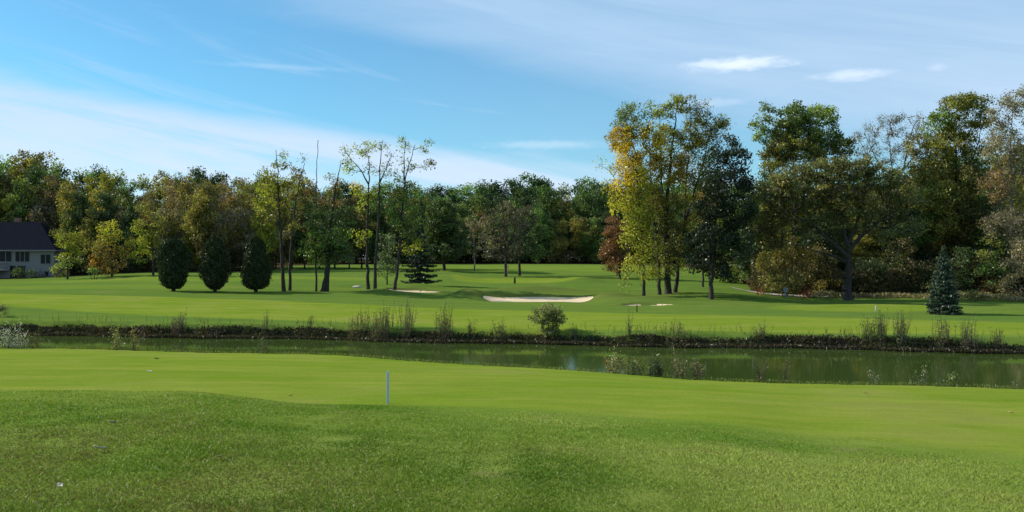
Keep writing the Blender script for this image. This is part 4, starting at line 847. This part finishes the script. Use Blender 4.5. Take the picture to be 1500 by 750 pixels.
# near bank
np_ = [(22, 26, 44, 60, (.42, .43, .40), 'whitish seed-headed weed clump at the left end of the pond', .07), (52, 20, 18, 14, (.16, .17, .06), 'greenish weeds just right of the whitish clump', .07), (172, 26, 16, 20, (.26, .25, .09), 'pale yellow weed clump standing before the water, left of its twin', .08), (196, 22, 10, 12, (.26, .25, .09), 'smaller pale yellow weed clump close to its taller twin', .08),
       (385, 22, 24, 14, (.12, .13, .06), 'sparse dim weeds at the near water edge below the rightmost clipped evergreen', .07),
       (900, 30, 18, 18, (.24, .23, .12), 'pale leafy weed at the left end of the near bank weed patch', .08), (930, 24, 26, 26, (.12, .14, .06), 'green weed clump second from the left in the near bank patch', .08), (962, 26, 26, 34, (.09, .11, .05), 'dark green weed clump in the middle of the near bank patch', .09),
       (995, 30, 22, 26, (.20, .18, .09), 'yellowish weed clump right of the middle of the near bank patch', .07), (1022, 24, 14, 20, (.20, .18, .09), 'thin yellowish weed at the right end of the near bank patch', .07),
       (1113, 34, 12, 7, (.09, .075, .05), 'thin brown weed with dark seed heads right of the near bank patch', .07), (1150, 34, 14, 8, (.10, .085, .055), 'pair of thin brown stalks between the patch and the pale flower stalk', .06),
       (1283, 24, 10, 5, (.22, .22, .16), 'short pale flower stalk on the near bank below the tall green weeds', .06), (1350, 32, 12, 7, (.26, .26, .18), 'tall whitish flower stalk on the near bank', .06), (1394, 28, 14, 7, (.15, .18, .06), 'leafy green stalk right of the tall whitish one', .08), (1337, 12, 5, 3, (.15, .15, .08), 'tiny stalk just left of the tall whitish one', .05), (1487, 14, 8, 4, (.14, .15, .08), 'tiny stalk near the right end of the near bank', .05)]
for i, (px, hh, ww, n, c_, lb, lf) in enumerate(np_): weed(px, nbd(px), hh*1.2+5, ww, max(6, n), c_, lb, 400+i, group=NWG, leaf=lf*1.05, nleaf=24, lean=.12)

# ---------------------------------------------------------------- small course objects
M_WHITE = simple('white_plastic', (.45, .50, .58), .45, 4, .05)
d = 18.9; x0 = X(568, d); z0 = H(x0, d); zt = Zp(543, d)
st_ = thing('marker_stake', (x0, d, z0), 'white upright boundary stake standing in the foreground grass', 'stake')
b = Box(); b.box((-.027, -.027, -.1), (.027, .027, zt-z0-.03))
s_ = b.build('post', M_WHITE, st_); mo = s_.modifiers.new('bevel', 'BEVEL'); mo.width = .006; mo.segments = 2
b = Box(); i_ = 0; b.v = [(-.027, -.027, zt-z0-.03), (.027, -.027, zt-z0-.03), (.027, .027, zt-z0-.03), (-.027, .027, zt-z0-.03), (-.012, -.012, zt-z0), (.012, -.012, zt-z0), (.012, .012, zt-z0), (-.012, .012, zt-z0)]
b.f = [(0, 1, 5, 4), (1, 2, 6, 5), (2, 3, 7, 6), (3, 0, 4, 7), (4, 5, 6, 7)]; b.build('cap', M_WHITE, st_)
def small_stake(px, d, h, mat, label, w_=.05):
    x = X(px, d); z = H(x, d); o_ = thing('marker_stake', (x, d, z), label, 'stake')
    b = Box(); b.lathe([(w_, -.1), (w_, h*.9), (w_*.95, h*.93)], 10); b.build('post', mat, o_, True)
    b = Box(); b.lathe([(w_*1.15, h*.93), (w_*1.15, h*.97), (w_*.5, h)], 10); b.build('cap', mat, o_, True)
small_stake(754, 107, .75, simple('dark_green_paint', (.02, .035, .025), .5), 'short dark green marker post at the front of the putting green', .12)
small_stake(933, 70, .55, simple('brown_paint', (.05, .03, .02), .6), 'short dark brown stake on the fairway edge below the thin bunker', .045)
small_stake(1283, 69, .5, M_WHITE, 'short white stake on the pale grass left of the blue spruce', .05)
# flagstick
x = X(743, 112); z = H(x, 112); fo = thing('flagstick', (x, 112, z), 'thin flagstick with a small furled dark flag on the putting green', 'flagstick')
b = Box(); b.lathe([(.02, 0), (.02, 1.2), (.012, 2.2)], 8); b.build('pole', simple('pole_paint', (.35, .3, .2), .5), fo, True)
V = []; Fc = []
for i in range(7):
    for j in range(4): V.append((.015+i*.02+.02*math.sin(j), .03*math.sin(i*1.1+j*.7), 2.15-j*.12-i*.05))
for i in range(6):
    for j in range(3): Fc.append((i*4+j, (i+1)*4+j, (i+1)*4+j+1, i*4+j+1))
f_ = mesh('flag', V, Fc, simple('flag_cloth', (.10, .05, .04), .8), fo, True); mo = f_.modifiers.new('thickness', 'SOLIDIFY'); mo.thickness = .006
# ball washer post by the path
x = X(1150, 88); z = H(x, 88); bo = thing('ball_washer', (x, 88, z), 'grey-blue post with a box top beside the cart path', 'post')
gp = simple('grey_blue_paint', (.16, .19, .23), .5)
b = Box(); b.lathe([(.08, -.1), (.08, .6)], 12); b.build('post', gp, bo, True)
b = Box(); b.box((-.17, -.14, .6), (.17, .14, 1.0)); q_ = b.build('housing', gp, bo); mo = q_.modifiers.new('bevel', 'BEVEL'); mo.width = .03; mo.segments = 3
b = Box(); b.lathe([(.13, 1.0), (.12, 1.05), (.04, 1.1)], 12); b.build('lid', gp, bo, True)
# pale stone at the ditch
def rock(px, d, r, label, seed, flat=.5, colr=(.38, .37, .34), name='boulder', cat='stone'):
    import bmesh
    bm = bmesh.new(); bmesh.ops.create_icosphere(bm, subdivisions=3, radius=1)
    rs = np.random.default_rng(seed); dirs = rs.normal(size=(9, 3)); dirs /= np.linalg.norm(dirs, axis=1)[:, None]
    for v in bm.verts:
        c_ = np.array(v.co); q = 1.; 
        for dd in dirs:
            t_ = c_@dd
            if t_ > .72: c_ = c_-dd*(t_-.72)*.85
        v.co = c_*r*np.array([1.5, .8, flat])
    me = bpy.data.meshes.new(name); bm.to_mesh(me); bm.free(); me.materials.append(simple('pale_stone', colr, .9, 6, .2, .5, 12))
    o_ = bpy.data.objects.new(name, me); COL.objects.link(o_); x = X(px, d); o_.location = (x, d, H(x, d)+r*flat*.35); tag(o_, label, cat)
rock(523, 99, .36, 'pale flat stone headwall at the ditch left of the twin straight trunks', 5)
# fallen leaves and scraps in the foreground
def fallen_leaf(px, py, size, colr, label, seed, curl=.5):
    size *= .8; curl *= .45
    rs = random.Random(seed); best = None
    d = 5.
    while d < 45:
        if HY+(CH-H(X(px, d), d))*F/d <= py: break
        d += .05
    x = X(px, d); z = H(x, d); V = []; Fc = []; n = 9
    for i in range(n):
        t_ = i/(n-1); wv = math.sin(math.pi*min(1, t_*.9+.05))**.8*size*.32*(1+.25*math.sin(i*2.3+seed))
        for s_ in (-1, -.5, 0, .5, 1): V.append(((t_-.5)*size, wv*s_, curl*size*(abs(s_)**2*.35+(t_-.5)**2*.8)))
    for i in range(n-1):
        for j in range(4): Fc.append((i*5+j, (i+1)*5+j, (i+1)*5+j+1, i*5+j+1))
    lf = simple('dry_leaf', colr, .6, 20, .25)
    o_ = mesh('fallen_leaf', V, Fc, lf, smooth=True); mo = o_.modifiers.new('thickness', 'SOLIDIFY'); mo.thickness = size*.02
    o_.location = (x, d, z+.035+.0*size); o_.rotation_euler = (rs.uniform(-.3, .3), rs.uniform(-.3, .3), rs.uniform(-.6, .6)); tag(o_, label, 'fallen leaf', 'fallen leaves on the foreground grass')
fallen_leaf(146, 663, .13, (.42, .38, .28), 'largest pale curled leaf on the rough grass at lower left', 1, .9)
fallen_leaf(88, 720, .065, (.42, .40, .32), 'small pale leaf close to the lower left corner', 2, 1.)
fallen_leaf(165, 625, .11, (.14, .16, .10), 'dark grey-green curled scrap above the largest pale leaf', 3, 1.1)
fallen_leaf(320, 675, .07, (.4, .4, .3), 'tiny pale scrap right of the largest pale leaf', 4)
fallen_leaf(229, 527, .22, (.06, .05, .04), 'dark leaf on the mown lawn close to the water', 5, 1.)
fallen_leaf(219, 546, .16, (.62, .60, .5), 'pale leaf on the mown lawn just in front of the dark one', 6, 1.)
fallen_leaf(426, 582, .10, (.13, .05, .03), 'reddish-brown leaf on the lawn left of the white stake', 7, 1.)
fallen_leaf(1481, 607, .12, (.5, .3, .15), 'tan leaf on the lawn by the right picture edge', 8, 1.)
fallen_leaf(1268, 578, .12, (.2, .1, .05), 'brown leaf on the lawn below the tall whitish flower stalk', 9, 1.)

# ---------------------------------------------------------------- foreground rough grass: blades
rs = np.random.default_rng(5)
n = 620000; lo_, hi_ = math.log(4.8), math.log(26.)
y = np.exp(rs.uniform(lo_, hi_, n)); x = rs.uniform(-.66, .66, n)*y+rs.normal(0, .3, n)
edge = lawn_edge(x, y); keep = (y < edge+rs.normal(0, .7, n)) & (rs.uniform(0, 1, n) > .55*sstep(y-edge, -3.5, 0))
x, y = x[keep], y[keep]; edge_k = edge[keep]; n = len(x)
cl_ = .6*fbm(x, y, .28, 31, 3)+.5*fbm(x, y, .9, 35, 2); bigp = fbm(x, y, 3.2, 32, 3); br = fbm(x, y, 1.0, 33, 3)
u_ = x/y
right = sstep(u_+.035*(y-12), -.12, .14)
hh = (.008+.030*cl_**1.6)*(.7+.5*rs.uniform(0, 1, n))*(1-.6*sstep(y-edge_k, -3.5, .4))
tiltv = rs.normal(0, .8, (n, 2)); P0 = np.stack([x, y, height(x, y)-.004], 1)
tipp = P0+np.stack([tiltv[:, 0]*hh, tiltv[:, 1]*hh, hh], 1)
wd = (.0022+.00035*y)*rs.uniform(.7, 1.3, n); ang = rs.uniform(0, np.pi, n); sv = np.stack([np.cos(ang)*wd, np.sin(ang)*wd, 0*wd], 1)
V = np.stack([P0-sv, P0+sv, tipp], 1).reshape(-1, 3); Fc = np.arange(3*n).reshape(n, 3)
g1 = np.array([.090, .190, .012]); g2_ = np.array([.165, .26, .026]); g3_ = np.array([.25, .31, .06]); tan = np.array([.28, .26, .085]); brn = np.array([.14, .12, .04])
mixv = sstep(bigp+.5*(br-.5), .32, .68)[:, None]; c0 = g1*(1-mixv)+g2_*mixv
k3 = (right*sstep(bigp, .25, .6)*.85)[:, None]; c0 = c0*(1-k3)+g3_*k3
ke = sstep(y-edge_k, -3.5, .2)[:, None]*.75; c0 = c0*(1-ke)+np.array([.19, .265, .03])*ke
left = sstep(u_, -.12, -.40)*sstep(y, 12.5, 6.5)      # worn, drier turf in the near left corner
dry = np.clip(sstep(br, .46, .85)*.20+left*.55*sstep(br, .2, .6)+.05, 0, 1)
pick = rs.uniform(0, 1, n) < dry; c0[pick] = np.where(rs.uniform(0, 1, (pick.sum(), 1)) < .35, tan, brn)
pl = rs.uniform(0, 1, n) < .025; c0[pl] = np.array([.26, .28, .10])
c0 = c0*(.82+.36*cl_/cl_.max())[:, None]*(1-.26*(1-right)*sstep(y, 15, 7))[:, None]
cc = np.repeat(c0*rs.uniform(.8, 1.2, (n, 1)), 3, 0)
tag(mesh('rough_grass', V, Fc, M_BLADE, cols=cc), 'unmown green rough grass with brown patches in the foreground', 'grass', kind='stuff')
